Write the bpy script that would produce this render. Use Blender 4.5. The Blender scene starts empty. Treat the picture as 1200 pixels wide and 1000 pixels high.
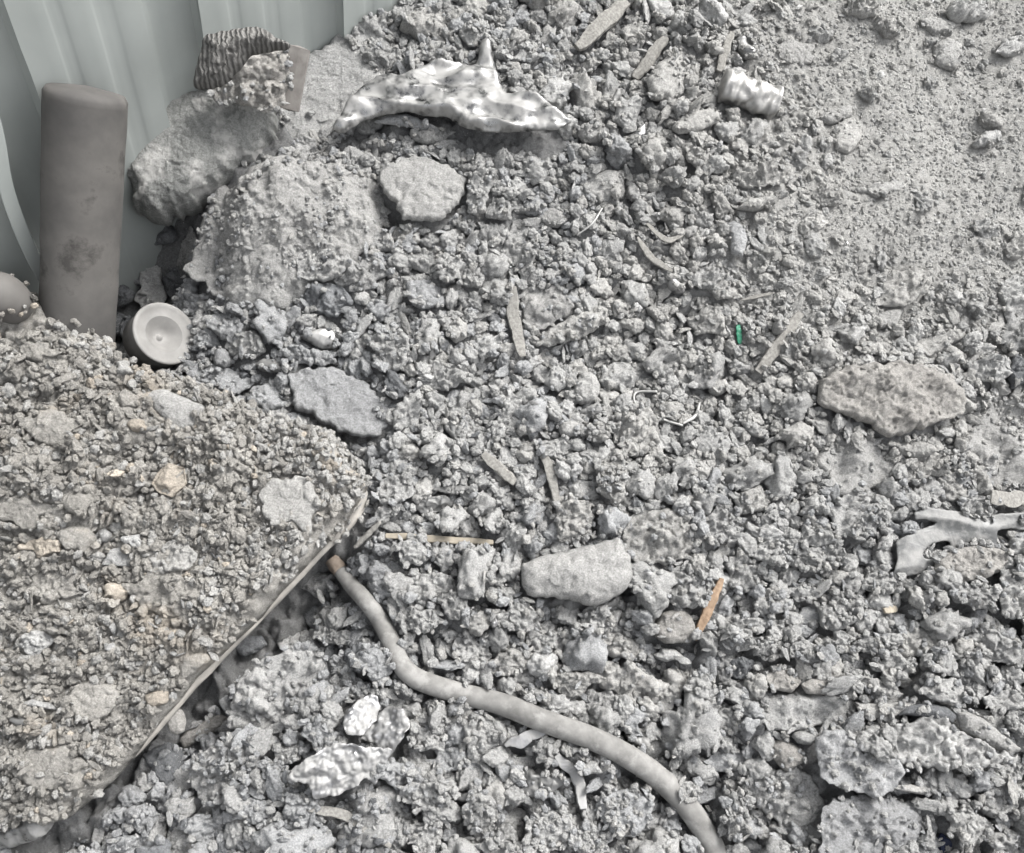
import bpy, bmesh, math
import numpy as np
from mathutils import Matrix, Vector

rad = math.radians
sc = bpy.context.scene
COL = sc.collection

# ------------------------------------------------------------------ camera, sky, sun, exposure
F_PX = 1000.0                       # focal length in pixels of a 1200 px wide picture
PITCH = 54.4                        # degrees below the horizon
ROLL = 12.1
CAM = np.array([0.0, 0.0, 2.0])

def cam_axes():
    p = rad(PITCH)
    fwd = np.array([0, math.cos(p), -math.sin(p)])
    up0 = np.array([0, math.sin(p), math.cos(p)])
    rt0 = np.array([1.0, 0, 0])
    a = rad(ROLL)
    # world up must appear tilted to the right in the picture
    rt = rt0 * math.cos(a) + up0 * math.sin(a)
    up = -rt0 * math.sin(a) + up0 * math.cos(a)
    return rt, up, fwd
RT, UP, FW = cam_axes()
down = np.array([0, 0, -1.0])
if down @ RT > 0:                   # nadir has to lie left of the picture's middle
    ROLL = -ROLL
    RT, UP, FW = cam_axes()
cam_d = bpy.data.cameras.new('camera')
cam_d.sensor_width = 36
cam_d.lens = F_PX / 1200 * 36
cam_d.clip_start = 0.05
cam_d.clip_end = 500
cam = bpy.data.objects.new('camera', cam_d)
COL.objects.link(cam)
cam.matrix_world = Matrix(((RT[0], UP[0], -FW[0], CAM[0]), (RT[1], UP[1], -FW[1], CAM[1]), (RT[2], UP[2], -FW[2], CAM[2]), (0, 0, 0, 1)))
sc.camera = cam

SUN_EL, SUN_AZ = 56.0, 48.0        # azimuth from +Y towards +X
world = bpy.data.worlds.new('World')
sc.world = world
world.use_nodes = True
nt = world.node_tree
bg = nt.nodes['Background']
sky = nt.nodes.new('ShaderNodeTexSky')
sky.sky_type = 'NISHITA'
sky.sun_disc = False
sky.sun_elevation = rad(SUN_EL)
sky.sun_rotation = rad(SUN_AZ)
sky.dust_density = 6.0
sky.air_density = 1.0
hs = nt.nodes.new('ShaderNodeHueSaturation')
hs.inputs['Saturation'].default_value = 0.14
nt.links.new(sky.outputs[0], hs.inputs['Color'])
nt.links.new(hs.outputs[0], bg.inputs[0])
bg.inputs[1].default_value = 0.118
sl = bpy.data.lights.new('sun', 'SUN')
sl.energy = 1.25
sl.angle = rad(18)
sl.color = (1.0, 0.975, 0.94)
sun = bpy.data.objects.new('sun', sl)
COL.objects.link(sun)
sd = Vector((math.sin(rad(SUN_AZ)) * math.cos(rad(SUN_EL)), math.cos(rad(SUN_AZ)) * math.cos(rad(SUN_EL)), math.sin(rad(SUN_EL))))
sun.rotation_euler = sd.to_track_quat('Z', 'Y').to_euler()
sc.view_settings.view_transform = 'Standard'
sc.view_settings.look = 'None'
sc.view_settings.gamma = 1
sc.view_settings.use_curve_mapping = False
sc.view_settings.exposure = 1.74
try:
    sc.cycles.max_bounces = 5
    sc.cycles.diffuse_bounces = 3
    sc.cycles.glossy_bounces = 3
except Exception:
    pass

# ------------------------------------------------------------------ noise
def _h(ix, iy, iz, s):
    h = (ix.astype(np.int64) * 374761393 + iy.astype(np.int64) * 668265263 + iz.astype(np.int64) * 2147483647 + s * 1274126177) & 0xffffffff
    h = ((h ^ (h >> 13)) * 1274126177) & 0xffffffff
    h = ((h ^ (h >> 16)) * 2246822519) & 0xffffffff
    return (h ^ (h >> 15)) & 0xffffffff

_G = np.random.RandomState(7).normal(size=(256, 3))
_G /= np.linalg.norm(_G, axis=1)[:, None]

def perlin(P, s=0):
    P = np.asarray(P, float)
    I = np.floor(P)
    Fp = P - I
    I = I.astype(np.int64)
    U = Fp * Fp * Fp * (Fp * (Fp * 6 - 15) + 10)
    out = np.zeros(len(P))
    for dx in (0, 1):
        wx = U[:, 0] if dx else 1 - U[:, 0]
        for dy in (0, 1):
            wy = U[:, 1] if dy else 1 - U[:, 1]
            for dz in (0, 1):
                wz = U[:, 2] if dz else 1 - U[:, 2]
                g = _G[_h(I[:, 0] + dx, I[:, 1] + dy, I[:, 2] + dz, s) & 255]
                out += wx * wy * wz * (g[:, 0] * (Fp[:, 0] - dx) + g[:, 1] * (Fp[:, 1] - dy) + g[:, 2] * (Fp[:, 2] - dz))
    return out * 1.5

def fbm(P, o=4, s=0, g=0.5):
    P = np.asarray(P, float)
    t = np.zeros(len(P)); a = 1.0
    for k in range(o):
        t += a * perlin(P * 2.03 ** k + 17.3 * k, s + k); a *= g
    return t

def billow(P, o=3, s=0, g=0.5):
    t = np.zeros(len(P)); a = 1.0
    for k in range(o):
        t += a * (np.abs(perlin(P * 2.1 ** k + 5.1 * k, s + k)) * 2 - 0.45); a *= g
    return t

def worley(P, s=0):
    P = np.asarray(P, float)
    I = np.floor(P).astype(np.int64)
    best = np.full(len(P), 9.0); sec = np.full(len(P), 9.0)
    for dx in (-1, 0, 1):
        for dy in (-1, 0, 1):
            for dz in (-1, 0, 1):
                cx, cy, cz = I[:, 0] + dx, I[:, 1] + dy, I[:, 2] + dz
                h = _h(cx, cy, cz, s)
                qx = cx + (h & 1023) / 1023.0 - P[:, 0]
                qy = cy + ((h >> 10) & 1023) / 1023.0 - P[:, 1]
                qz = cz + ((h >> 20) & 1023) / 1023.0 - P[:, 2]
                d = qx * qx + qy * qy + qz * qz
                sec = np.minimum(sec, np.maximum(best, d))
                best = np.minimum(best, d)
    return np.sqrt(best), np.sqrt(sec)

def worley2(P2, s=0):
    I = np.floor(P2).astype(np.int64)
    best = np.full(len(P2), 9.0)
    z = np.zeros(len(P2), np.int64)
    val = np.zeros(len(P2))
    for dx in (-1, 0, 1):
        for dy in (-1, 0, 1):
            cx, cy = I[:, 0] + dx, I[:, 1] + dy
            h = _h(cx, cy, z, s)
            qx = cx + (h & 1023) / 1023.0 - P2[:, 0]
            qy = cy + ((h >> 10) & 1023) / 1023.0 - P2[:, 1]
            d = qx * qx + qy * qy
            m = d < best
            best = np.where(m, d, best)
            val = np.where(m, ((h >> 20) & 1023) / 1023.0, val)
    return np.sqrt(best), val

def sstep(a, b, x):
    t = np.clip((x - a) / (b - a), 0, 1)
    return t * t * (3 - 2 * t)

# ------------------------------------------------------------------ materials
def mat(name):
    m = bpy.data.materials.new(name)
    m.use_nodes = True
    t = m.node_tree
    return m, t, t.nodes['Principled BSDF']

def N(t, kind, **kw):
    n = t.nodes.new('ShaderNode' + kind)
    for k, v in kw.items():
        setattr(n, k, v)
    return n

def ramp(t, src, stops):
    r = N(t, 'ValToRGB')
    el = r.color_ramp.elements
    while len(el) < len(stops):
        el.new(0.5)
    for e, (p, c) in zip(el, stops):
        e.position = p
        e.color = (c[0], c[1], c[2], 1) if hasattr(c, '__len__') else (c, c, c, 1)
    t.links.new(src, r.inputs[0])
    return r.outputs[0]

def noise(t, vec, scale, detail=4, rough=0.55, dist=0.0):
    n = N(t, 'TexNoise')
    n.inputs['Scale'].default_value = scale
    n.inputs['Detail'].default_value = detail
    n.inputs['Roughness'].default_value = rough
    n.inputs['Distortion'].default_value = dist
    t.links.new(vec, n.inputs['Vector'])
    return n.outputs[0]

def mathn(t, op, a, b=None):
    n = N(t, 'Math', operation=op)
    for i, v in enumerate((a, b)):
        if v is None: continue
        if isinstance(v, (int, float)): n.inputs[i].default_value = v
        else: t.links.new(v, n.inputs[i])
    return n.outputs[0]

def mix(t, mode, fac, a, b):
    n = N(t, 'Mix', data_type='RGBA', blend_type=mode)
    for k, v in ((0, fac), (6, a), (7, b)):
        if isinstance(v, (int, float)): n.inputs[k].default_value = v
        elif isinstance(v, tuple): n.inputs[k].default_value = (*v, 1)
        else: t.links.new(v, n.inputs[k])
    return n.outputs[2]

def rock_mat(name, dark, mid, light, fleck=0.62, bump=0.0035, rnd=0.35, stain=None, fine=250, metal=0.0, rough=0.95):
    m, t, b = mat(name)
    pos = N(t, 'NewGeometry').outputs['Position']
    oi = N(t, 'ObjectInfo').outputs['Random']
    n1 = noise(t, pos, 14, 5, 0.6)
    n2 = noise(t, pos, 110, 9, 0.82, 0.4)
    n3 = noise(t, pos, fine, 5, 0.75)
    f = mathn(t, 'ADD', mathn(t, 'MULTIPLY', n1, 0.45), mathn(t, 'MULTIPLY', n2, 0.55))
    base = ramp(t, f, [(0.30, dark), (0.5, mid), (0.70, light)])
    k = mathn(t, 'ADD', mathn(t, 'MULTIPLY', oi, rnd), 1 - rnd / 2)
    k = mathn(t, 'MULTIPLY', k, mathn(t, 'MAXIMUM', mathn(t, 'ADD', mathn(t, 'MULTIPLY', n3, 1.9), 0.05), 0.35))
    kc = N(t, 'CombineXYZ')
    for i in range(3): t.links.new(k, kc.inputs[i])
    c = mix(t, 'MULTIPLY', 1.0, base, kc.outputs[0])
    if stain:
        sf = ramp(t, noise(t, pos, stain[1], 4, 0.6), [(stain[2], 0.0), (stain[2] + 0.12, 1.0)])
        c = mix(t, 'MIX', mathn(t, 'MULTIPLY', sf, stain[3]), c, stain[0])
    # bright specks of bare aluminium
    v = N(t, 'TexVoronoi'); v.inputs['Scale'].default_value = 260
    t.links.new(pos, v.inputs['Vector'])
    near = mathn(t, 'LESS_THAN', v.outputs['Distance'], 0.22)
    patch = mathn(t, 'GREATER_THAN', noise(t, pos, 38, 4, 0.6), fleck)
    fl = mathn(t, 'MULTIPLY', near, patch)
    c = mix(t, 'MIX', mathn(t, 'MULTIPLY', fl, 0.75), c, (0.62, 0.62, 0.61))
    t.links.new(c, b.inputs['Base Color'])
    t.links.new(mathn(t, 'ADD', mathn(t, 'MULTIPLY', fl, 0.5), metal), b.inputs['Metallic'])
    b.inputs['Roughness'].default_value = rough
    b.inputs['Specular IOR Level'].default_value = 0.12
    h = mathn(t, 'ADD', mathn(t, 'MULTIPLY', n2, 1.0), mathn(t, 'MULTIPLY', n3, 0.6))
    bp = N(t, 'Bump'); bp.inputs['Strength'].default_value = 0.9
    bp.inputs['Distance'].default_value = bump * 2.4
    t.links.new(h, bp.inputs['Height'])
    t.links.new(bp.outputs[0], b.inputs['Normal'])
    return m

M = {}
M['slag'] = rock_mat('slag_grey', (.235, .236, .234), (.325, .325, .319), (.415, .413, .405), rnd=.18)
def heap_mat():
    m = rock_mat('slag_bed', (.10, .102, .104), (.165, .167, .168), (.24, .241, .24), bump=.004)  # bed coloured darker than the rubble, painting deeper shade into the gaps
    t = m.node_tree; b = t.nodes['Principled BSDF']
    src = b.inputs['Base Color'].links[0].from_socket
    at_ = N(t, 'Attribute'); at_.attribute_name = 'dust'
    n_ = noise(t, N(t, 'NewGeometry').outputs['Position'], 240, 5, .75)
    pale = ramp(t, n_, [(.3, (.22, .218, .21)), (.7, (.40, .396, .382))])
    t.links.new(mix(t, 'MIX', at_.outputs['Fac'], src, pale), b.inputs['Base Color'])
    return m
M['slag_cool'] = rock_mat('slag_cool_grey', (.215, .220, .225), (.300, .305, .309), (.385, .389, .391), fleck=.58, rnd=.22)
M['slag_warm'] = rock_mat('slag_warm_grey', (.255, .252, .243), (.340, .336, .324), (.425, .420, .406), rnd=.16)
M['slag_dark'] = rock_mat('slag_dark', (.085, .089, .094), (.145, .150, .156), (.225, .230, .235), fleck=.60)
M['slag_bright'] = rock_mat('slag_bright', (.28, .28, .278), (.37, .37, .365), (.47, .47, .46), fleck=.48, metal=0.12, rough=.6)
M['brown'] = rock_mat('ash_brown', (.175, .168, .155), (.275, .266, .248), (.365, .355, .334), rnd=.3, stain=((.34, .29, .23), 7, .55, .45), fleck=.66)
M['stone_smooth'] = rock_mat('stone_smooth', (.215, .214, .210), (.270, .268, .261), (.325, .322, .313), bump=.0026, fleck=.72)
M['stone_blue'] = rock_mat('stone_bluegrey', (.208, .210, .213), (.268, .271, .274), (.33, .333, .335), bump=.003, fleck=.70)
M['stone_tan'] = rock_mat('stone_tan', (.22, .195, .165), (.31, .28, .24), (.39, .36, .315), bump=.0018, fleck=.75)
M['stone_pinkish'] = rock_mat('stone_brownish', (.215, .206, .194), (.295, .286, .271), (.375, .366, .349), bump=.0035, fleck=.70)
M['dust'] = rock_mat('dust_crust', (.235, .233, .227), (.300, .298, .290), (.365, .362, .352), bump=.003, fleck=.70, rnd=.15)
M['boulder'] = rock_mat('boulder_grey', (.19, .194, .187), (.25, .254, .245), (.31, .313, .302), bump=.004, stain=((.46, .455, .44), 15, .50, .9), fleck=.75)

def metal_mat(name, col, rough, bump=0.001, scale=60, dusty=0.35, metallic=1.0, dark_refl=0.0):
    m, t, b = mat(name)
    pos = N(t, 'NewGeometry').outputs['Position']
    n1 = noise(t, pos, scale, 5, 0.6, 0.6)
    n2 = noise(t, pos, 30, 6, 0.65)
    d = ramp(t, n2, [(0.5 - dusty * 0.4, 1.0), (0.62 - dusty * 0.4 + .1, 0.0)])
    if dark_refl:
        ox = ramp(t, noise(t, pos, 13, 4, 0.55, 1.5), [(.42, 0.0), (.56, 1.0)])  # dark reflections, painted into the metal's colour as random patches
        col = mix(t, 'MIX', mathn(t, 'MULTIPLY', ox, dark_refl), col, (.045, .047, .05))
    c = mix(t, 'MIX', mathn(t, 'MULTIPLY', d, 0.75), col, (.27, .268, .26))
    t.links.new(c, b.inputs['Base Color'])
    t.links.new(mathn(t, 'SUBTRACT', metallic, mathn(t, 'MULTIPLY', d, 0.8 * metallic)), b.inputs['Metallic'])
    t.links.new(mathn(t, 'ADD', rough, mathn(t, 'MULTIPLY', d, 0.4)), b.inputs['Roughness'])
    bp = N(t, 'Bump'); bp.inputs['Strength'].default_value = 0.8
    bp.inputs['Distance'].default_value = bump
    t.links.new(n1, bp.inputs['Height'])
    t.links.new(bp.outputs[0], b.inputs['Normal'])
    return m
M['alu'] = metal_mat('bright_aluminium', (.27, .27, .268), .20, .0004, 40, .18, dark_refl=.8)
M['foil'] = metal_mat('foil', (.32, .32, .325), .36, .0010, 90, .20, .85, dark_refl=.5)
M['alu_dull'] = metal_mat('dull_aluminium', (.15, .15, .147), .5, .0015, 60, .6, .4)
M['alu_pale'] = metal_mat('pale_aluminium', (.33, .325, .315), .45, .0012, 80, .50, .75, dark_refl=.3)

def plain_mat(name, c1, c2, rough=.7, scale=40, bump=.0008, stretch=None, spec=.3, stain=None):
    m, t, b = mat(name)
    tc = N(t, 'TexCoord').outputs['Object']
    src = tc
    if stretch:
        mp = N(t, 'Mapping'); mp.inputs['Scale'].default_value = stretch
        t.links.new(tc, mp.inputs['Vector']); src = mp.outputs[0]
    n1 = noise(t, src, scale, 5, .6)
    c = ramp(t, n1, [(.33, c1), (.67, c2)])
    if stain:
        sf = ramp(t, noise(t, tc, stain[1], 6, .7), [(stain[2], 0.0), (stain[2] + .1, 1.0)])
        c = mix(t, 'MIX', mathn(t, 'MULTIPLY', sf, stain[3]), c, stain[0])
    t.links.new(c, b.inputs['Base Color'])
    b.inputs['Roughness'].default_value = rough
    b.inputs['Specular IOR Level'].default_value = spec
    bp = N(t, 'Bump'); bp.inputs['Strength'].default_value = .7
    bp.inputs['Distance'].default_value = bump
    t.links.new(n1, bp.inputs['Height'])
    t.links.new(bp.outputs[0], b.inputs['Normal'])
    return m
M['pipe'] = plain_mat('pipe_grey_brown', (.060, .058, .056), (.118, .112, .105), .8, 6, .0016, stain=((.022, .021, .020), 6, .535, .75))
M['pipe_dark'] = plain_mat('barrel_grey', (.085, .081, .077), (.115, .11, .104), .7, 9)
M['hose'] = plain_mat('hose_rubber', (.125, .123, .118), (.205, .202, .194), .9, 34, .0016, stain=((.25, .247, .238), 19, .52, .7))
M['tape'] = plain_mat('hose_end_tape', (.12, .095, .075), (.20, .165, .135), .7, 80)
M['wall'] = plain_mat('painted_sheet', (.255, .274, .265), (.305, .324, .313), .62, 3.0, .0006, spec=.3, stain=((.30, .29, .255), 16, .68, .6))
M['rust'] = plain_mat('edge_rust', (.16, .12, .09), (.30, .25, .20), .85, 90)
M['wood_pale'] = plain_mat('wood_dusty', (.125, .121, .112), (.25, .244, .228), .9, 160, .0016, stretch=(1, 1, .08))
M['wood_tan'] = plain_mat('wood_tan', (.22, .195, .155), (.30, .27, .22), .75, 60, .001, stretch=(1, 1, .08))
M['wood_orange'] = plain_mat('wood_fresh', (.17, .115, .075), (.31, .225, .155), .7, 90, .001, stretch=(1, 1, .06))
M['board'] = plain_mat('board_brown', (.13, .12, .112), (.20, .19, .178), .75, 40, .0008)
M['cup'] = plain_mat('ceramic_white', (.145, .142, .136), (.205, .201, .193), .75, 22, .0004, spec=.5)
M['white'] = plain_mat('white_chip', (.42, .43, .44), (.52, .53, .54), .5, 60, .0006)
M['green'] = plain_mat('green_plastic', (.01, .12, .065), (.015, .18, .10), .4, 60, .0003, spec=.5)
M['wire'] = plain_mat('wire_grey', (.24, .24, .23), (.34, .34, .33), .4, 100, .0003, spec=.6)
M['plastic_skin'] = metal_mat('torn_sheet_metal', (.085, .087, .086), .45, .0020, 45, .40, .1, dark_refl=.4)
M['blue'] = plain_mat('blue_scrap', (.012, .018, .045), (.02, .028, .06), .5, 60)

def cloth_mat():
    m, t, b = mat('knit_cloth')
    tc = N(t, 'TexCoord').outputs['UV']
    w = N(t, 'TexWave'); w.inputs['Scale'].default_value = 2.6; w.inputs['Distortion'].default_value = 3.5
    w.inputs['Detail'].default_value = 3; w.inputs['Detail Scale'].default_value = 2.5
    t.links.new(tc, w.inputs['Vector'])
    n = noise(t, tc, 60, 4, .6)
    c = ramp(t, mathn(t, 'ADD', mathn(t, 'MULTIPLY', w.outputs[1], .6), mathn(t, 'MULTIPLY', n, .4)), [(.2, (.085, .083, .08)), (.75, (.20, .196, .188))])
    t.links.new(c, b.inputs['Base Color'])
    b.inputs['Roughness'].default_value = .95
    b.inputs['Specular IOR Level'].default_value = .1
    bp = N(t, 'Bump'); bp.inputs['Distance'].default_value = .006; bp.inputs['Strength'].default_value = .9
    t.links.new(mathn(t, 'ADD', w.outputs[1], mathn(t, 'MULTIPLY', n, .6)), bp.inputs['Height'])
    t.links.new(bp.outputs[0], b.inputs['Normal'])
    return m
M['cloth'] = cloth_mat()

# ------------------------------------------------------------------ mesh helpers
def mk(name, V, Fc, m, smooth=True, parent=None, uv=None):
    V = np.asarray(V, np.float32)
    me = bpy.data.meshes.new(name)
    Fc = np.asarray(Fc, np.int32)
    nf, k = Fc.shape
    me.vertices.add(len(V)); me.vertices.foreach_set('co', V.ravel())
    me.loops.add(nf * k); me.loops.foreach_set('vertex_index', Fc.ravel())
    me.polygons.add(nf)
    me.polygons.foreach_set('loop_start', np.arange(0, nf * k, k, dtype=np.int32))
    me.polygons.foreach_set('loop_total', np.full(nf, k, np.int32))
    me.polygons.foreach_set('use_smooth', np.full(nf, smooth))
    if uv is not None:
        ul = me.uv_layers.new(name='uv')
        ul.data.foreach_set('uv', np.asarray(uv, np.float32)[Fc.ravel()].ravel())
    me.update(calc_edges=True)
    if m: me.materials.append(m)
    o = bpy.data.objects.new(name, me)
    COL.objects.link(o)
    if parent: o.parent = parent
    return o

def tag(o, label=None, cat=None, group=None, kind=None):
    if label: o['label'] = label
    if cat: o['category'] = cat
    if group: o['group'] = group
    if kind: o['kind'] = kind
    return o

def empty(name, loc):
    o = bpy.data.objects.new(name, None)
    o.empty_display_size = .05
    COL.objects.link(o)
    o.location = loc
    return o

ICO = {}
def ico(n):
    if n not in ICO:
        bm = bmesh.new()
        bmesh.ops.create_icosphere(bm, subdivisions=n, radius=1)
        V = np.array([v.co[:] for v in bm.verts]); Fc = np.array([[v.index for v in f.verts] for f in bm.faces])
        bm.free()
        ICO[n] = (V, Fc)
    return ICO[n]

# ------------------------------------------------------------------ the pile's surface
SL = math.tan(rad(21.0))
CEN = np.array([0.0, 2.0 / math.tan(rad(PITCH)) * 0.775])
def plane_z(x, y):
    return 0.45 + (y - CEN[1]) * SL

def ray(px, py):
    d = FW * F_PX + RT * (px - 600.0) - UP * (py - 500.0)
    return d / np.linalg.norm(d)

def proj(P):
    q = np.asarray(P, float) - CAM
    z = q @ FW
    return 600 + F_PX * (q @ RT) / z, 500 - F_PX * (q @ UP) / z

def on_plane(px, py, lift=0.0):
    d = ray(px, py)
    # z = .45 + (y-c)*SL + lift
    t = (plane_z(0, CAM[1]) + lift - CAM[2]) / (d[2] - SL * d[1])
    return CAM + d * t

# broad hollows and swells, given where they lie on the slope (x, y, amount, radius)
BUMPS = []
def bump_at(px, py, amt, r):
    p = on_plane(px, py)
    BUMPS.append((p[0], p[1], amt, r))
bump_at(60, 330, -.20, .26)
bump_at(180, 290, -.13, .13)
bump_at(90, 420, -.10, .14)
bump_at(330, 90, -.05, .12)
bump_at(270, 470, -.05, .09)
bump_at(400, 520, -.06, .10)
bump_at(330, 722, -.18, .12)
bump_at(380, 660, -.08, .07)
bump_at(220, 850, -.10, .12)
bump_at(90, 990, -.07, .16)
bump_at(315, 262, .10, .17)
bump_at(560, 100, .05, .30)
bump_at(900, 150, .04, .35)
bump_at(1050, 470, .03, .20)
bump_at(700, 430, -.03, .20)
bump_at(455, 262, -.05, .05)
bump_at(420, 90, -.04, .05)
bump_at(1080, 860, .03, .2)
bump_at(700, 780, -.03, .14)

def H0(x, y):
    """broad form of the pile"""
    z = plane_z(x, y)
    for bx, by, a, r in BUMPS:
        z = z + a * np.exp(-((x - bx) ** 2 + (y - by) ** 2) / (r * r))
    P = np.stack([x, y, np.zeros_like(x)], 1)
    z = z + .035 * fbm(P * 2.6, 3, 3)
    return np.maximum(z, 0.0)

def H(x, y):
    """with the rubble's own relief"""
    z = H0(x, y)
    P = np.stack([x, y, np.zeros_like(x)], 1)
    px, py = proj(np.stack([x, y, z], 1))
    fine = sstep(780, 1000, px) * sstep(470, 250, py)          # the dusty upper right
    fine = np.maximum(fine, .75 * np.exp(-(((px - 300) / 90) ** 2 + ((py - 320) / 70) ** 2)))
    a = 1 - .82 * fine
    W = P + .012 * np.stack([perlin(P * 30, 5), perlin(P * 30, 6), 0 * x], 1)
    lowr = sstep(560, 780, py)
    z = z + a * (.016 + .024 * lowr) * billow(P * 11, 3, 11)
    f1, v1 = worley2(W[:, :2] * 19, 1)
    f2, v2 = worley2(W[:, :2] * 43, 2)
    f3, v3 = worley2(W[:, :2] * 95, 3)
    z = z + a * (.022 + .034 * lowr) * (v1 - .2) * np.sqrt(np.clip(1 - (f1 / .78) ** 2, 0, 1))
    z = z + (.35 + .65 * a) * .013 * v2 * np.sqrt(np.clip(1 - (f2 / .75) ** 2, 0, 1))
    z = z + .0045 * v3 * np.sqrt(np.clip(1 - (f3 / .75) ** 2, 0, 1))
    z = z + .002 * fbm(P * 160, 2, 21)
    return z

# raster of the top surface, used to rest things on each other
RES = .004
X0, X1, Y0, Y1 = -2.5, 2.5, -.35, 3.9
gx = np.arange(X0, X1, RES); gy = np.arange(Y0, Y1, RES)
GX, GY = np.meshgrid(gx, gy)
TOP = H(GX.ravel(), GY.ravel()).reshape(GX.shape)
BASE = TOP.copy()
OWN = np.zeros(TOP.shape, np.int16)          # 0 bare, 1 lump, 2 mound, 3 thing to be kept clear
def cell(x, y):
    return (np.clip(((y - Y0) / RES + .5).astype(int), 0, TOP.shape[0] - 1), np.clip(((x - X0) / RES + .5).astype(int), 0, TOP.shape[1] - 1))
def top_at(x, y):
    j, i = cell(np.atleast_1d(x), np.atleast_1d(y))
    return TOP[j, i]
def stamp(W, own=1):
    for sx, sy in ((0, 0), (.6, 0), (0, .6), (.6, .6)):
        j, i = cell(W[:, 0] + (sx - .3) * RES, W[:, 1] + (sy - .3) * RES)
        m = (W[:, 2] > BASE[j, i] + .001) & (W[:, 2] > TOP[j, i] - .004)
        if own: OWN[j[m], i[m]] = own
        np.maximum.at(TOP, (j, i), W[:, 2])

def blur(A, n):
    for _ in range(n):
        A = (A + np.roll(A, 1, 0) + np.roll(A, -1, 0) + np.roll(A, 1, 1) + np.roll(A, -1, 1)) / 5
    return A
SMOOTH = blur(BASE.copy(), 40)
SB12 = blur(BASE.copy(), 14)

def at(px, py, lift=0.0, grid=None):
    """the point of the pile's surface (raised by lift) that this line of sight meets"""
    g = SMOOTH if grid is None else grid
    d = ray(px, py)
    t = np.linspace(1.0, 4.5, 1400)
    P = CAM + d * t[:, None]
    j, i = cell(P[:, 0], P[:, 1])
    k = np.argmax(P[:, 2] < g[j, i] + lift)
    return P[k] if k > 0 else on_plane(px, py, lift)

# heap mesh: fine inside the view, coarse beyond it
def axis(a, b, lo, hi, step):
    mid = np.arange(a, b, step)
    left = a - np.cumsum(step * 1.10 ** np.arange(80)); left = left[left > lo][::-1]
    right = mid[-1] + np.cumsum(step * 1.10 ** np.arange(80)); right = right[right < hi]
    return np.concatenate([[lo], left, mid, right, [hi]])
def grid_faces(nx, ny):
    idx = np.arange(nx * ny).reshape(ny, nx)
    return np.stack([idx[:-1, :-1].ravel(), idx[:-1, 1:].ravel(), idx[1:, 1:].ravel(), idx[1:, :-1].ravel()], 1)
ax_ = axis(-1.65, 1.45, -4.5, 4.5, .0046)
ay_ = axis(.0, 2.75, -2.5, 5.5, .0046)
AX, AY = np.meshgrid(ax_, ay_)
fx, fy = AX.ravel(), AY.ravel()
HZ = H(fx, fy)

# wall line: where the sheeting stands
wa = on_plane(70, 350, -.10); wb = on_plane(478, 8, -.02)
WD = (wb - wa)[:2]; WD /= np.linalg.norm(WD)               # along the wall, away from the camera
WN = np.array([WD[1], -WD[0]])                             # towards the room
if WN @ (CAM[:2] - wa[:2]) < 0: WN = -WN
dist_wall = (np.stack([fx, fy], 1) - wa[:2]) @ WN
HZ = np.where(dist_wall < -.25, np.maximum(HZ - 3 * (-.25 - dist_wall), -.02), HZ)
edge = np.maximum(np.abs(fx) - 3.2, np.maximum(fy - 4.2, -1.6 - fy))
HZ = np.where(edge > 0, HZ * np.exp(-edge * 3) - .02, HZ)
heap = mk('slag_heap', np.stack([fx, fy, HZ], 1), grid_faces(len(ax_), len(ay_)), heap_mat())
_px, _py = proj(np.stack([fx, fy, H0(fx, fy)], 1))
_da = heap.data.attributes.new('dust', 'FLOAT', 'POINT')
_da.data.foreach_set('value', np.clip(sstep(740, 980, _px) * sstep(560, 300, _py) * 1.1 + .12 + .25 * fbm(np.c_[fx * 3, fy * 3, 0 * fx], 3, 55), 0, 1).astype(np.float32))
tag(heap, 'heap of grey aluminium slag rising from the lower edge to the upper right', kind='structure')

g = 200
gm = plain_mat('yard_ground', (.16, .155, .145), (.26, .25, .235), .9, 2.0, .01)
ground = mk('ground', [(-g, -g, 0), (g, -g, 0), (g, g, 0), (-g, g, 0)], [[0, 1, 2, 3]], gm)
tag(ground, 'bare yard ground round the heap', kind='structure')

def wall_point(px, py, off=0.0):
    """point of the wall plane (pushed off into the room) on this line of sight"""
    d = ray(px, py)
    t = (off - (CAM[:2] - wa[:2]) @ WN) / (d[:2] @ WN)
    return CAM + d * t
def wall_s(px, py=0):
    return (wall_point(px, py)[:2] - wa[:2]) @ WD

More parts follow.
